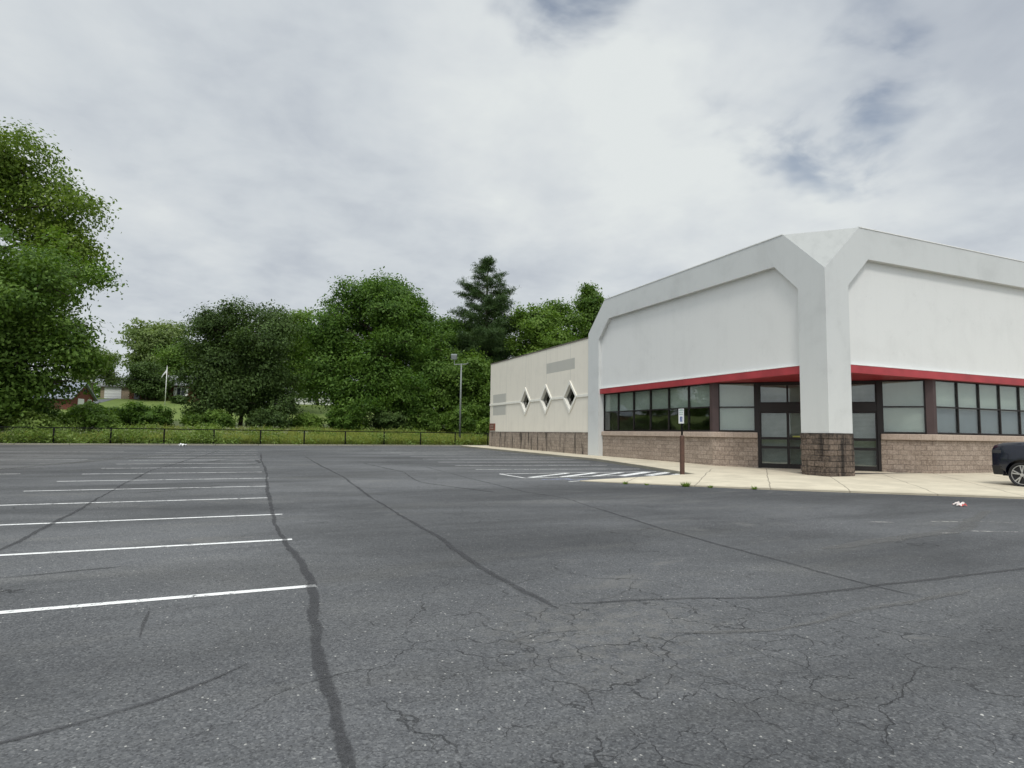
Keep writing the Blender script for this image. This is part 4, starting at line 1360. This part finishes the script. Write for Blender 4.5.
tree('broadleaf_tree', 'distant green tree seen low between locust and maple trunks', (-8.0, 100.0, T(0, 100.0)),
     lobes(rg, 5.5, 4, 3, 12.0, 12, 2.0, 3.0), 'grove', 420, 44, .75, .46, 28, trunk_r=.3)
tree('broadleaf_tree', 'tree far left behind the small gabled house, mostly hidden by the big trees', (-62.0, 98.0, T(0, 98.0)),
     lobes(rg, 8, 5, 3, 14.0, 14, 2.4, 3.4), 'grove', 420, 44, .85, .5, 29, trunk_r=.4)


def bush(label, x, y, w, h, lm, n, seed, size=.26, group='shrubs and weeds beyond the fence'):
    rng = np.random.default_rng(seed)
    root = thing('shrub', label, 'shrub', (x, y, T(x, y)), group=group)
    B = lobes(rng, w * .8, w * .6, h * .25, h * .72, 8, min(w, h) * .34, min(w, h) * .5)
    b = MB()
    for k in range(4):
        a = rng.uniform(0, 6.28)
        b.tube(limb_pts(rng, (math.cos(a) * .1, math.sin(a) * .1, -.1), (math.cos(a) * w * .5, math.sin(a) * w * .5, h * .7), 4), [.05, .04, .03, .02, .012], 5)
    b.build('stem', M['bark'], root, smooth=True)
    c, fc = clumps(rng, B, n, .4, .05)
    v, t = leaves(rng, c, np.clip(rng.normal(.45, .25, len(c)), 0, 1), 40, .22, size, .6, .2, face=fc)
    quads_obj('foliage', v, t, LM[lm], root)
    return root


bush('pale leafy shrub at the far left just behind the fence', -34.6, 42.0, 2.3, 2.0, 'weed', 190, 31)
bush('tall weedy shrub under the overhanging left tree', -31.4, 45.5, 2.6, 2.5, 'bright', 230, 32)
bush('wide dark green shrub left of the flagpole, below the lawn', -28.9, 54.5, 3.0, 2.9, 'maple', 300, 33)
bush('rounded shrub below the driveway of the gabled house', -33.5, 55.5, 2.4, 2.4, 'grove', 220, 34)
bush('rounded green shrub right of the flagpole beside the dark locust', -24.2, 55.0, 2.1, 2.6, 'bright', 220, 35)
bush('low green shrub at the foot of the dark locust, left side', -22.4, 52.0, 2.6, 2.3, 'grove', 200, 36)
bush('low dark shrub at the foot of the dark locust, right side', -17.6, 52.6, 2.8, 2.6, 'dark', 200, 37)
bush('bright shrub in the gap between locust and maple', -13.4, 54.6, 1.9, 2.3, 'bright', 180, 38)
bush('shrub under the left half of the big maple', -9.6, 53.5, 2.9, 3.3, 'maple', 230, 39)
bush('shrub under the middle of the big maple', -5.0, 52.6, 3.2, 3.0, 'dark', 230, 40)
bush('shrub under the right half of the big maple', -.6, 51.8, 3.0, 3.3, 'grove', 220, 41)
bush('leafy shrub behind the base of the light pole', 2.6, 49.5, 2.4, 3.3, 'grove', 200, 42)
bush('shrub against the back corner of the cream wall', 4.6, 45.5, 1.8, 2.6, 'bright', 200, 43)
bush('shrub half hidden at the left frame edge behind the fence', -38.6, 41.0, 2.6, 2.2, 'grove', 220, 44)
bush('large shrub under the left edge trees', -37.0, 48.5, 3.0, 3.2, 'maple', 320, 45)
bush('shrub screening the foot of the small gabled house', -37.8, 75.5, 3.0, 2.0, 'bright', 220, 46, .34)
bush('second shrub screening the gabled house, nearer the lawn', -34.0, 72.0, 2.2, 1.6, 'grove', 170, 47, .32)
bush('clipped foundation shrub under the house window', -29.6, 93.6, 1.5, 1.1, 'dark', 110, 48, .3)


# long grass and weeds between the fence and the trees
def field():
    rng = np.random.default_rng(99)
    n = 120000
    x = rng.uniform(-46, 6, n); y = 38.2 + 15 * rng.uniform(0, 1, n) ** 1.5 + .08 * (x + 16) * .9
    k = np.sin(x * .9 + y * .5) * .5 + np.sin(x * .37 - y * 1.1 + 1) * .5 + rng.normal(0, .4, n)
    h = np.clip(.50 + .17 * k + rng.normal(0, .12, n), .12, 1.2)
    z = np.array([T(a, q) for a, q in zip(x, y)])
    a = rng.uniform(0, 6.28, n); w = rng.uniform(.02, .05, n)
    lx_, ly_ = rng.normal(0, .16, n) * h, rng.normal(0, .16, n) * h
    c, s = np.cos(a) * w, np.sin(a) * w
    v = np.stack([np.stack([x - c, y - s, z - .03], 1), np.stack([x + c, y + s, z - .03], 1),
                  np.stack([x + lx_ + c * .5, y + ly_ + s * .5, z + h * .7], 1), np.stack([x + lx_ * 1.7 - c * .1, y + ly_ * 1.7 - s * .1, z + h], 1)], 1).reshape(-1, 3)
    t = np.repeat(np.clip(.45 + .22 * k + rng.normal(0, .15, n), 0, 1), 4)
    return v, t


v, t = field()
tag(quads_obj('long_grass', v, t, LM['hay']), kind='stuff', label='long yellow-green grass in the strip between fence and trees')
rng = np.random.default_rng(5)
n = 2600
px = np.concatenate([rng.uniform(-46, -20, 2100), rng.uniform(-20, 5, 500)])
py = 37.5 + .08 * (px + 16) + 12 * rng.uniform(0, 1, n) ** 1.5
c = np.stack([px, py, np.array([T(a, q) for a, q in zip(px, py)]) + rng.uniform(.12, .95, n) * np.clip(.75 + .4 * np.sin(px * 1.3) + rng.normal(0, .2, n), .2, 1.2)], 1)
v, t = leaves(rng, c, np.clip(rng.normal(.5, .25, n), 0, 1), 22, .22, .17, .7, 0, .6, .8)
tag(quads_obj('broadleaf_weeds', v, t, LM['weed']), kind='stuff', label='broad leafy weeds growing through the long grass beyond the fence')
n = 260
px = rng.uniform(-42, -14, n); py = 39 + .08 * (px + 16) + 10 * rng.uniform(0, 1, n)
c = np.stack([px, py, np.array([T(a, q) for a, q in zip(px, py)]) + rng.uniform(.6, .95, n)], 1)
v, t = leaves(rng, c, np.clip(rng.normal(.5, .25, n), 0, 1), 12, .12, .09, .9, 0, .8, .5)
tag(quads_obj('wild_blooms', v, t, LM['flower']), kind='stuff', label='pale flower heads among the weeds beyond the fence')

# far wood closing the view behind everything
rng = np.random.default_rng(8)
cs = []
for k in range(70):
    x = -150 + k * 5.2 + rng.uniform(-2, 2); y = 175 + rng.uniform(-10, 12)
    h = rng.uniform(6, 10)
    if -62 < x < -44: h *= .7
    B = [(x, y, T(x, y) + h * .55, 4, 4, h * .5)]
    cs.append(clumps(rng, B, 70, .5, 0)[0])
cs = np.concatenate(cs)
v, t = leaves(rng, cs, np.clip(rng.normal(.45, .22, len(cs)), 0, 1), 14, .9, .85, .5)
tag(quads_obj('far_wood', v, t, LM['grove']), kind='stuff', label='far green wood along the skyline behind the houses')

# weeds growing in the joint along the concrete edge
def weed(label, x, y, r, n, seed):
    rng = np.random.default_rng(seed)
    v = []
    for k in range(n):
        a = rng.uniform(0, 6.28); l = r * rng.uniform(.5, 1.2); q = rng.uniform(0, r * .6)
        p = np.array([math.cos(a) * q, math.sin(a) * q, 0]); d = np.array([math.cos(a + .6) * l * .7, math.sin(a + .6) * l * .7, l * rng.uniform(.4, 1)])
        s = np.array([-math.sin(a), math.cos(a), 0]) * .012
        v += [p - s, p + s, p + d * .6 + s, p + d]
    return tag(quads_obj('weed_tuft', np.array(v), np.clip(rng.normal(.5, .2, n * 4), 0, 1), LM['weed'], None, (x, y, .01)), label, 'weed', 'weeds in the concrete edge')


weed('small weed tuft at the concrete edge nearest the pointed tip', -8.55, .22, .10, 60, 1)
weed('smaller of two thin weeds left of the sign along the concrete edge', -8.08, -.22, .08, 40, 2)
weed('largest bushy weed tuft at the concrete edge in front of the sign post', -7.2, -.95, .17, 140, 3)
weed('low weed on the concrete edge right of the sign post', -6.72, -1.45, .09, 50, 4)
weed('low flat weed on the concrete edge in front of the entrance', -5.75, -2.2, .10, 60, 5)


# ------------------------------------------------------------------ houses
HB = simple('house_red_brick', (.15, .050, .034), .9, var=.25, scale=8, bump=.3)
HW = simple('house_white_trim', (.78, .79, .77), .6, var=.05)
HS = shingle('grey_shingle', (.20, .205, .21)); HS2 = shingle('blue_grey_shingle', (.25, .275, .32))
HD = simple('house_dark_glass', (.02, .025, .03), .1)
TAN = simple('house_tan_stone', (.30, .24, .17), .9, var=.25, scale=6)


def gable_roof(F, s0, s1, d0, d1, ze, zr, m, parent, over=.45, th=.16):
    dm = (d0 + d1) / 2
    k = (zr - ze) / (dm - d0)
    a, c = s0 - over, s1 + over
    b = MB()
    prof = [(d0 - over, ze - over * k), (dm, zr), (d1 + over, ze - over * k), (d1 + over, ze - over * k - th), (dm, zr - th), (d0 - over, ze - over * k - th)]
    A = [F(a, d, z) for d, z in prof]; B = [F(c, d, z) for d, z in prof]
    b.hull2(A, B)
    return b.build('roof', m, parent)


def wall_body(F, s0, s1, d0, d1, z0, ze, zr, m, parent, gable=True):
    dm = (d0 + d1) / 2
    prof = [(d0, z0), (d0, ze), (dm, zr), (d1, ze), (d1, z0)]
    b = MB(); b.hull2([F(s0, d, z) for d, z in prof], [F(s1, d, z) for d, z in prof])
    return b.build('wall', m, parent)


def hwin(F, s, z, w, h, parent, d=0, shutters=True):
    b = MB()
    for a, c, q, r in ((s - w / 2 - .08, s + w / 2 + .08, z - .08, z), (s - w / 2 - .08, s + w / 2 + .08, z + h, z + h + .08), (s - w / 2 - .08, s - w / 2, z + .001, z + h - .001), (s + w / 2, s + w / 2 + .08, z + .001, z + h - .001), (s - .05, s + .05, z + .001, z + h - .001)):
        b.box(a, c, d - .06, d + .02, q, r, F)
    wd = b.build('window', HW, parent)
    b = MB(); b.box(s - w / 2, s + w / 2, d - .02, d + .01, z, z + h, F); b.build('pane', HD, wd)
    if shutters:
        for sg in (-1, 1):
            b = MB(); b.box(s + sg * (w / 2 + .32) - .22, s + sg * (w / 2 + .32) + .22, d - .05, d + .01, z - .05, z + h + .05, F)
            b.build('shutter', HW, parent)


# brick ranch house across the lawn, facing the lot
hz = T(-32, 96)
rh = thing('ranch_house', 'red brick ranch house with white shutters and white garage door beyond the lawn', 'house', (0, 0, 0))
th_ = Vector((.919, -.393))
HF_ = Fr((-41.6, 105.6), (.919, -.393), (.393, .919))    # s along front, d away from the lot
z0 = 6.15
wall_body(HF_, 6.0, 17.5, -3.4, 5, z0 - 2.2, z0 + 2.55, z0 + 4.3, HB, rh)
gable_roof(HF_, 6.0, 17.5, -3.4, 5, z0 + 2.6, z0 + 4.4, HS, rh)
wall_body(HF_, -.6, 5.99, -.6, 6, z0 - 1.2, z0 + 2.5, z0 + 4.0, TAN, rh)
gable_roof(HF_, -.6, 5.5, -.6, 6, z0 + 2.55, z0 + 4.15, HS, rh, over=.4)
b = MB(); b.box(.1, 2.9, -.68, -.56, z0 - .02, z0 + 2.1, HF_)
gd = b.build('garage_door', HW, rh)
b = MB()
for k in range(3): b.box(.15, 2.85, -.69, -.681, z0 + .5 + k * .5, z0 + .53 + k * .5, HF_)
b.build('panel_lines', M['galv'], gd)
b = MB(); b.box(3.3, 5.9, -.80, -.602, z0 + .2, z0 + 1.0, HF_); b.build('porch_wall', TAN, rh)
hwin(HF_, 10.0, z0 + .75, 1.5, 1.25, rh, d=-3.4)
hwin(HF_, 14.4, z0 + .75, 1.3, 1.25, rh, d=-3.4)
b = MB(); b.box(6.8, 7.7, -3.46, -3.39, z0 - .2, z0 + 1.95, HF_); b.build('door', HD, rh)
b = MB(); b.box(9.0, 9.8, .4, 1.2, z0 + 3.5, z0 + 5.0, HF_); b.build('chimney', HB, rh)

# small gabled brick house, nearer, at the left
gh = thing('gabled_house', 'small brick gabled house with blue-grey shingles at the left behind the shrubs', 'house')
GF = Fr((-41.4, 82.6), (.80, .60), (-.60, .80))           # gable end faces right of the lot
z0 = 3.5
GF2 = Fr((-41.3, 82.8), (-.93, .37), (.37, .93))
wall_body(GF2, 0, 8.5, 0, 4.4, z0 - 1, z0 + 2.2, z0 + 4.0, HB, gh)
gable_roof(GF2, 0, 8.5, 0, 4.4, z0 + 2.25, z0 + 4.15, HS2, gh, over=.4)
GE = Fr((-41.3, 82.8), (.37, .93), (-.93, .37))           # s along the gable end, d into the house
b = MB(); b.box(1.2, 2.4, -.06, .02, z0, z0 + 1.9, GE); b.build('door', HW, gh)
b = MB(); b.box(2.3, 2.9, -.05, .02, z0 + 2.6, z0 + 3.2, GE); b.build('vent', HD, gh)
hwin(GE, 3.6, z0 + .8, .6, 1.0, gh, shutters=False)
# another pale house wall glimpsed through the leaves between the trees
fh = thing('far_house', 'pale low house with dark roof glimpsed between locust and maple', 'house')
FF = Fr((-16.0, 118.0), (.919, -.393), (.393, .919))
z0 = T(0, 115)
wall_body(FF, 0, 13, 0, 7, z0 - .5, z0 + 2.6, z0 + 4.2, HW, fh)
gable_roof(FF, 0, 13, 0, 7, z0 + 2.65, z0 + 4.3, HS, fh)
hwin(FF, 3, z0 + .9, 1.4, 1.2, fh, shutters=False); hwin(FF, 9, z0 + .9, 1.4, 1.2, fh, shutters=False)
# driveway up to the garage
b = MB()
P = [(-44.5, 84), (-43.0, 92), (-42.5, 100), (-41.6, 105.0), (-38.4, 103.8), (-38.5, 97), (-39.6, 91), (-41.5, 84)]
rows = list(zip(P[:4], P[4:][::-1]))
vs = []
for (p, q) in rows:
    for a in (p, q): vs.append((a[0], a[1], T(*a) + .03))
b.add(vs, [(2 * i, 2 * i + 1, 2 * i + 3, 2 * i + 2) for i in range(3)])
o = b.build('driveway', simple('driveway_asphalt', (.12, .125, .135), .9, var=.15, scale=1))
for f in o.data.polygons:
    if f.normal.z < 0: f.flip()
tag(o, kind='structure')

# flagpole
fp = thing('flagpole', 'white flagpole with a limp pale flag on the lawn of the brick house', 'flagpole', (-31.2, 90.6, T(0, 90.6)))
b = MB(); b.tube([(0, 0, -.2), (0, 0, 5.9)], [.07, .045], 10); b.tube([(0, 0, 5.9), (0, 0, 6.02)], [.07, .03], 10)
b.build('pole', M['flash'], fp, smooth=True)
b = MB()
fv = []
for i in range(7):
    f = i / 6
    for j in range(4):
        g_ = j / 3
        fv.append((-.06 - f * .62, .10 * math.sin(f * 7 + g_), 5.5 - f * 1.15 - g_ * .42 + .2 * f * g_))
b.add(fv, [(i * 4 + j, i * 4 + j + 1, i * 4 + j + 5, i * 4 + j + 4) for i in range(6) for j in range(3)])
b.build('flag', simple('pale_flag', (.72, .72, .74), .8, var=.1), fp, smooth=True)

# overhead wire crossing in front of the house
b = MB()
W0, W1 = Vector((-60, 101, 9.6)), Vector((-6, 78, 9.9))
b.tube([W0.lerp(W1, i / 24) - Vector((0, 0, 1.0 * math.sin(math.pi * i / 24))) for i in range(25)], .03, 5)
tag(b.build('overhead_wire', M['black']), 'thin dark utility wire crossing in front of the brick house', 'wire')

# ------------------------------------------------------------------ dark blue suv
def suv():
    root = thing('parked_suv', 'dark navy suv parked nose-in beside the block wall at the right edge', 'car', (0, 0, 0))
    XC, W = 4.12, 1.02               # centreline and half width
    YF = -3.40                       # nose
    zb = .06
    paint = simple('navy_paint', (.0025, .005, .016), .25, 0, var=.1, coat=.6)
    trim = simple('black_plastic', (.012, .012, .013), .6)
    Y = lambda d: YF - d             # d metres behind the nose
    # body stations: d, z low, z belt/hood top, half width low, half width belt
    st = [(0.02, .62, 1.12, .80, .78), (.10, .45, 1.30, .93, .90), (.40, .38, 1.39, 1.0, .96), (1.0, .36, 1.42, 1.02, .97), (1.7, .36, 1.46, 1.02, .97),
          (3.0, .36, 1.46, 1.02, .98), (4.3, .38, 1.46, 1.02, .98), (5.0, .44, 1.44, .98, .95), (5.15, .6, 1.3, .90, .9)]
    b = MB(); rings = []
    for d, zl, zh, wl, wh in st:
        r = [(-wl * .9, zl), (-wl, zl + .16), (-wl, zl + (zh - zl) * .62), (-wh, zh - .10), (-wh + .10, zh), (0, zh + .035), (wh - .10, zh), (wh, zh - .10), (wl, zl + (zh - zl) * .62), (wl, zl + .16), (wl * .9, zl)]
        rings.append([(XC + x, Y(d), zb + z) for x, z in r])
    n = len(rings[0]); V = [q for r in rings for q in r]; F = []
    for i in range(len(rings) - 1):
        for k in range(n):
            k2 = (k + 1) % n
            F.append((i * n + k, i * n + k2, (i + 1) * n + k2, (i + 1) * n + k))
    F.append(tuple(range(n))); F.append(tuple((len(rings) - 1) * n + k for k in range(n)))
    b.add(V, F)
    body = b.build('body', paint, root)
    sub = body.modifiers.new('b', 'BEVEL'); sub.width = .035; sub.segments = 3; sub.limit_method = 'ANGLE'; sub.angle_limit = R(28)
    DW = [.96, 3.95]
    RW = .39
    cb = MB()
    for d in DW:
        for sg in (-1, 1):
            cb.tube([(XC + sg * 1.2, Y(d), zb + RW + .01), (XC + sg * .62, Y(d), zb + RW + .01)], RW + .075, 32)
    cut = cb.build('cutter', None)
    md = body.modifiers.new('c', 'BOOLEAN'); md.operation = 'DIFFERENCE'; md.object = cut; md.solver = 'EXACT'
    bpy.context.view_layer.update()
    me = bpy.data.meshes.new_from_object(body.evaluated_get(bpy.context.evaluated_depsgraph_get()))
    body.modifiers.clear(); body.data = me
    bpy.data.objects.remove(cut)
    me.polygons.foreach_set('use_smooth', [True] * len(me.polygons))
    try: me.set_sharp_from_angle(angle=R(32))
    except Exception: pass
    # greenhouse
    def ring(d, z, hw): return [(XC - hw, Y(d), zb + z), (XC + hw, Y(d), zb + z)]
    lo = [(1.25, .90), (4.95, .92)]; hi = [(2.10, .76), (4.70, .80)]
    A = [(XC - .90, Y(1.25), zb + 1.44), (XC + .90, Y(1.25), zb + 1.44), (XC + .92, Y(5.0), zb + 1.43), (XC - .92, Y(5.0), zb + 1.43)]
    B = [(XC - .74, Y(2.15), zb + 1.94), (XC + .74, Y(2.15), zb + 1.94), (XC + .78, Y(4.75), zb + 1.94), (XC - .78, Y(4.75), zb + 1.94)]
    b = MB(); b.hull2(A, B); b.build('cabin', paint, root, bevel=.05)
    gm_ = simple('car_glass', (.01, .012, .014), .05)
    def lerp4(q, u, v):
        a = Vector(q[0]).lerp(Vector(q[1]), u); c = Vector(q[3]).lerp(Vector(q[2]), u); return a.lerp(c, v)
    def winq(q, u0, u1, v0, v1, name):
        P = [lerp4(q, u0, v0), lerp4(q, u1, v0), lerp4(q, u1, v1), lerp4(q, u0, v1)]
        nn = (P[1] - P[0]).cross(P[3] - P[0]).normalized()
        cc = Vector((XC, Y(3.2), 1.7))
        if nn.dot(P[0] - cc) < 0: nn = -nn
        b = MB(); b.hull2([p + nn * .006 for p in P], [p - nn * .02 for p in P]); b.build(name, gm_, root)
    winq([A[0], A[1], B[1], B[0]], .06, .94, .10, .92, 'windscreen')
    for e in ([A[0], A[3], B[3], B[0]], [A[1], A[2], B[2], B[1]]):
        for u0, u1 in ((.10, .36), (.40, .66), (.70, .93)): winq(e, u0, u1, .14, .86, 'side_window')
    winq([A[3], A[2], B[2], B[3]], .1, .9, .15, .85, 'rear_window')
    # front: grille, lamps, bumper
    b = MB(); b.box(XC - .62, XC + .62, Y(.0), Y(.12), zb + .72, zb + 1.10); gr = b.build('grille', trim, root, bevel=.02)
    b = MB()
    for k in range(4): b.box(XC - .58, XC + .58, Y(-.012), Y(-.001), zb + .77 + k * .085, zb + .80 + k * .085)
    b.build('grille_bar', M['galv'], gr)
    for sg in (-1, 1):
        b = MB()
        pr = [(.64, .006), (.79, .006), (.928, .095), (.993, .40), (.92, .40), (.86, .13), (.64, .07)]
        b.hull2([(XC + sg * x, Y(d), zb + 1.055) for x, d in pr], [(XC + sg * (x - .006), Y(d + .004), zb + 1.15) for x, d in pr])
        b.build('headlight', simple('headlamp_lens', (.05, .052, .055), .15, coat=.6), root)
        b = MB(); b.tube([(XC + sg * .95, Y(1.75), zb + 1.46), (XC + sg * 1.10, Y(1.75), zb + 1.50)], .03, 8); b.box(XC + sg * 1.17 - .10, XC + sg * 1.17 + .10, Y(1.70), Y(1.86), zb + 1.44, zb + 1.64)
        b.build('mirror', paint, root, bevel=.02)
        b = MB(); b.box(XC + sg * .80 - .1, XC + sg * .80 + .1, Y(5.10), Y(5.19), zb + .95, zb + 1.25); b.build('tail_light', simple('red_lens', (.25, .01, .01), .2), root, bevel=.02)
        for d in (2.25, 3.25):
            b = MB(); b.box(XC + sg * 1.025 - .012, XC + sg * 1.025 + .012, Y(d), Y(d + .16), zb + 1.13, zb + 1.16); b.build('door_handle', paint, root)
    pr = [(-1.012, .42), (-.945, .10), (-.79, .0), (.79, .0), (.945, .10), (1.012, .42), (.8, .42), (-.8, .42)]
    b = MB(); b.hull2([(XC + x * .97, Y(d + .03), zb + .36) for x, d in pr], [(XC + x, Y(d), zb + .66) for x, d in pr]); b.build('bumper', trim, root, bevel=.02)
    b = MB(); b.box(XC - .90, XC + .90, Y(5.05), Y(5.22), zb + .45, zb + .72); b.build('bumper', trim, root, bevel=.05)
    b = MB(); b.box(XC - .86, XC + .86, Y(.35), Y(4.9), zb + .33, zb + .42); b.build('underbody', trim, root)
    # wheels with five split spokes
    tyre = simple('tyre_rubber', (.014, .014, .015), .85)
    rim = simple('machined_alloy', (.62, .62, .63), .28, .9, var=.05)
    dk = simple('black_alloy', (.02, .02, .022), .4, .3)
    for d in DW:
        for sg in (-1, 1):
            X0 = XC + sg * 1.0
            hub = (X0, Y(d), zb + RW)
            prof = [(.30, .10), (.345, .125), (.375, .12), (RW, .09), (RW, -.09), (.375, -.12), (.30, -.10)]
            b = MB(); rr = []
            for k in range(40):
                a = 2 * math.pi * k / 40
                rr.append([(hub[0] + sg * (o_ - .115), hub[1] + math.cos(a) * r_0, hub[2] + math.sin(a) * r_0) for r_0, o_ in prof])
            V = [q for r0 in rr for q in r0]; m_ = len(prof); F = []
            for k in range(40):
                k2 = (k + 1) % 40
                for j in range(m_): F.append((k * m_ + j, k * m_ + (j + 1) % m_, k2 * m_ + (j + 1) % m_, k2 * m_ + j))
            b.add(V, F)
            wh = b.build('wheel', dk, root)
            wh.data.materials.clear(); wh.data.materials.append(tyre)
            b = MB(); b.tube([(hub[0] - sg * .16, hub[1], hub[2]), (hub[0] - sg * .06, hub[1], hub[2])], .302, 32); b.build('rim_well', dk, wh)
            b = MB()
            for k in range(40):
                a0, a1 = 2 * math.pi * k / 40, 2 * math.pi * (k + 1) / 40
                q = []
                for a in (a0, a1):
                    q.append([(hub[0] + sg * x, hub[1] + math.cos(a) * r0, hub[2] + math.sin(a) * r0) for r0, x in ((.285, -.015), (.306, -.015), (.306, -.05), (.285, -.05))])
                b.hull2(q[0], q[1])
            for k in range(5):
                for off in (-.16, .16):
                    a = 2 * math.pi * k / 5 + .3
                    for r0, r1, w0, w1 in ((.05, .292, .028, .036),):
                        def pt(r, w, x):
                            aa = a + off * (r / .29)
                            return (hub[0] + sg * x, hub[1] + math.cos(aa) * r - math.sin(aa) * w, hub[2] + math.sin(aa) * r + math.cos(aa) * w)
                        b.hull2([pt(r0, -w0 / 2, -.02), pt(r0, w0 / 2, -.02), pt(r0, w0 / 2, -.05), pt(r0, -w0 / 2, -.05)],
                                [pt(r1, -w1 / 2, -.02), pt(r1, w1 / 2, -.02), pt(r1, w1 / 2, -.05), pt(r1, -w1 / 2, -.05)])
            b.tube([(hub[0] - sg * .05, hub[1], hub[2]), (hub[0] - sg * .005, hub[1], hub[2])], .055, 16)
            b.build('rim', rim, wh)
    return root


suv()

# ------------------------------------------------------------------ litter
def wrapper(label, x, y, s, m, seed, z=0):
    rng = random.Random(seed)
    b = MB(); n = 6
    V = []
    for i in range(n + 1):
        for j in range(n + 1):
            V.append(((i / n - .5) * s * 1.6 + rng.uniform(-.1, .1) * s, (j / n - .5) * s + rng.uniform(-.1, .1) * s, z + .01 + abs(rng.gauss(.25, .22)) * s))
    b.add(V, [(i * (n + 1) + j, i * (n + 1) + j + 1, (i + 1) * (n + 1) + j + 1, (i + 1) * (n + 1) + j) for i in range(n) for j in range(n)])
    o = b.build('crumpled_wrapper', m, loc=(x, y, G(y)))
    o.rotation_euler = (0, 0, R(-25))
    return tag(o, label, 'litter')


m, n, bs, o_ = mat('red_white_wrapper')
tc = n.new('ShaderNodeTexCoord').outputs['Object']
k = n.ss(n.noise(tc, 6, 2), .52, .58)
n.put(bs.inputs['Base Color'], n.mix(k, (.75, .68, .64), (.45, .06, .05)))
bs.inputs['Roughness'].default_value = .5
wrapper('crumpled red and white wrapper lying on the asphalt in front of the right windows', -4.2, -6.85, .15, m, 3)
wrapper('small white scrap of paper by the far kerb on the left', -23.6, 34.2, .30, simple('white_paper', (.8, .8, .78), .7), 4)
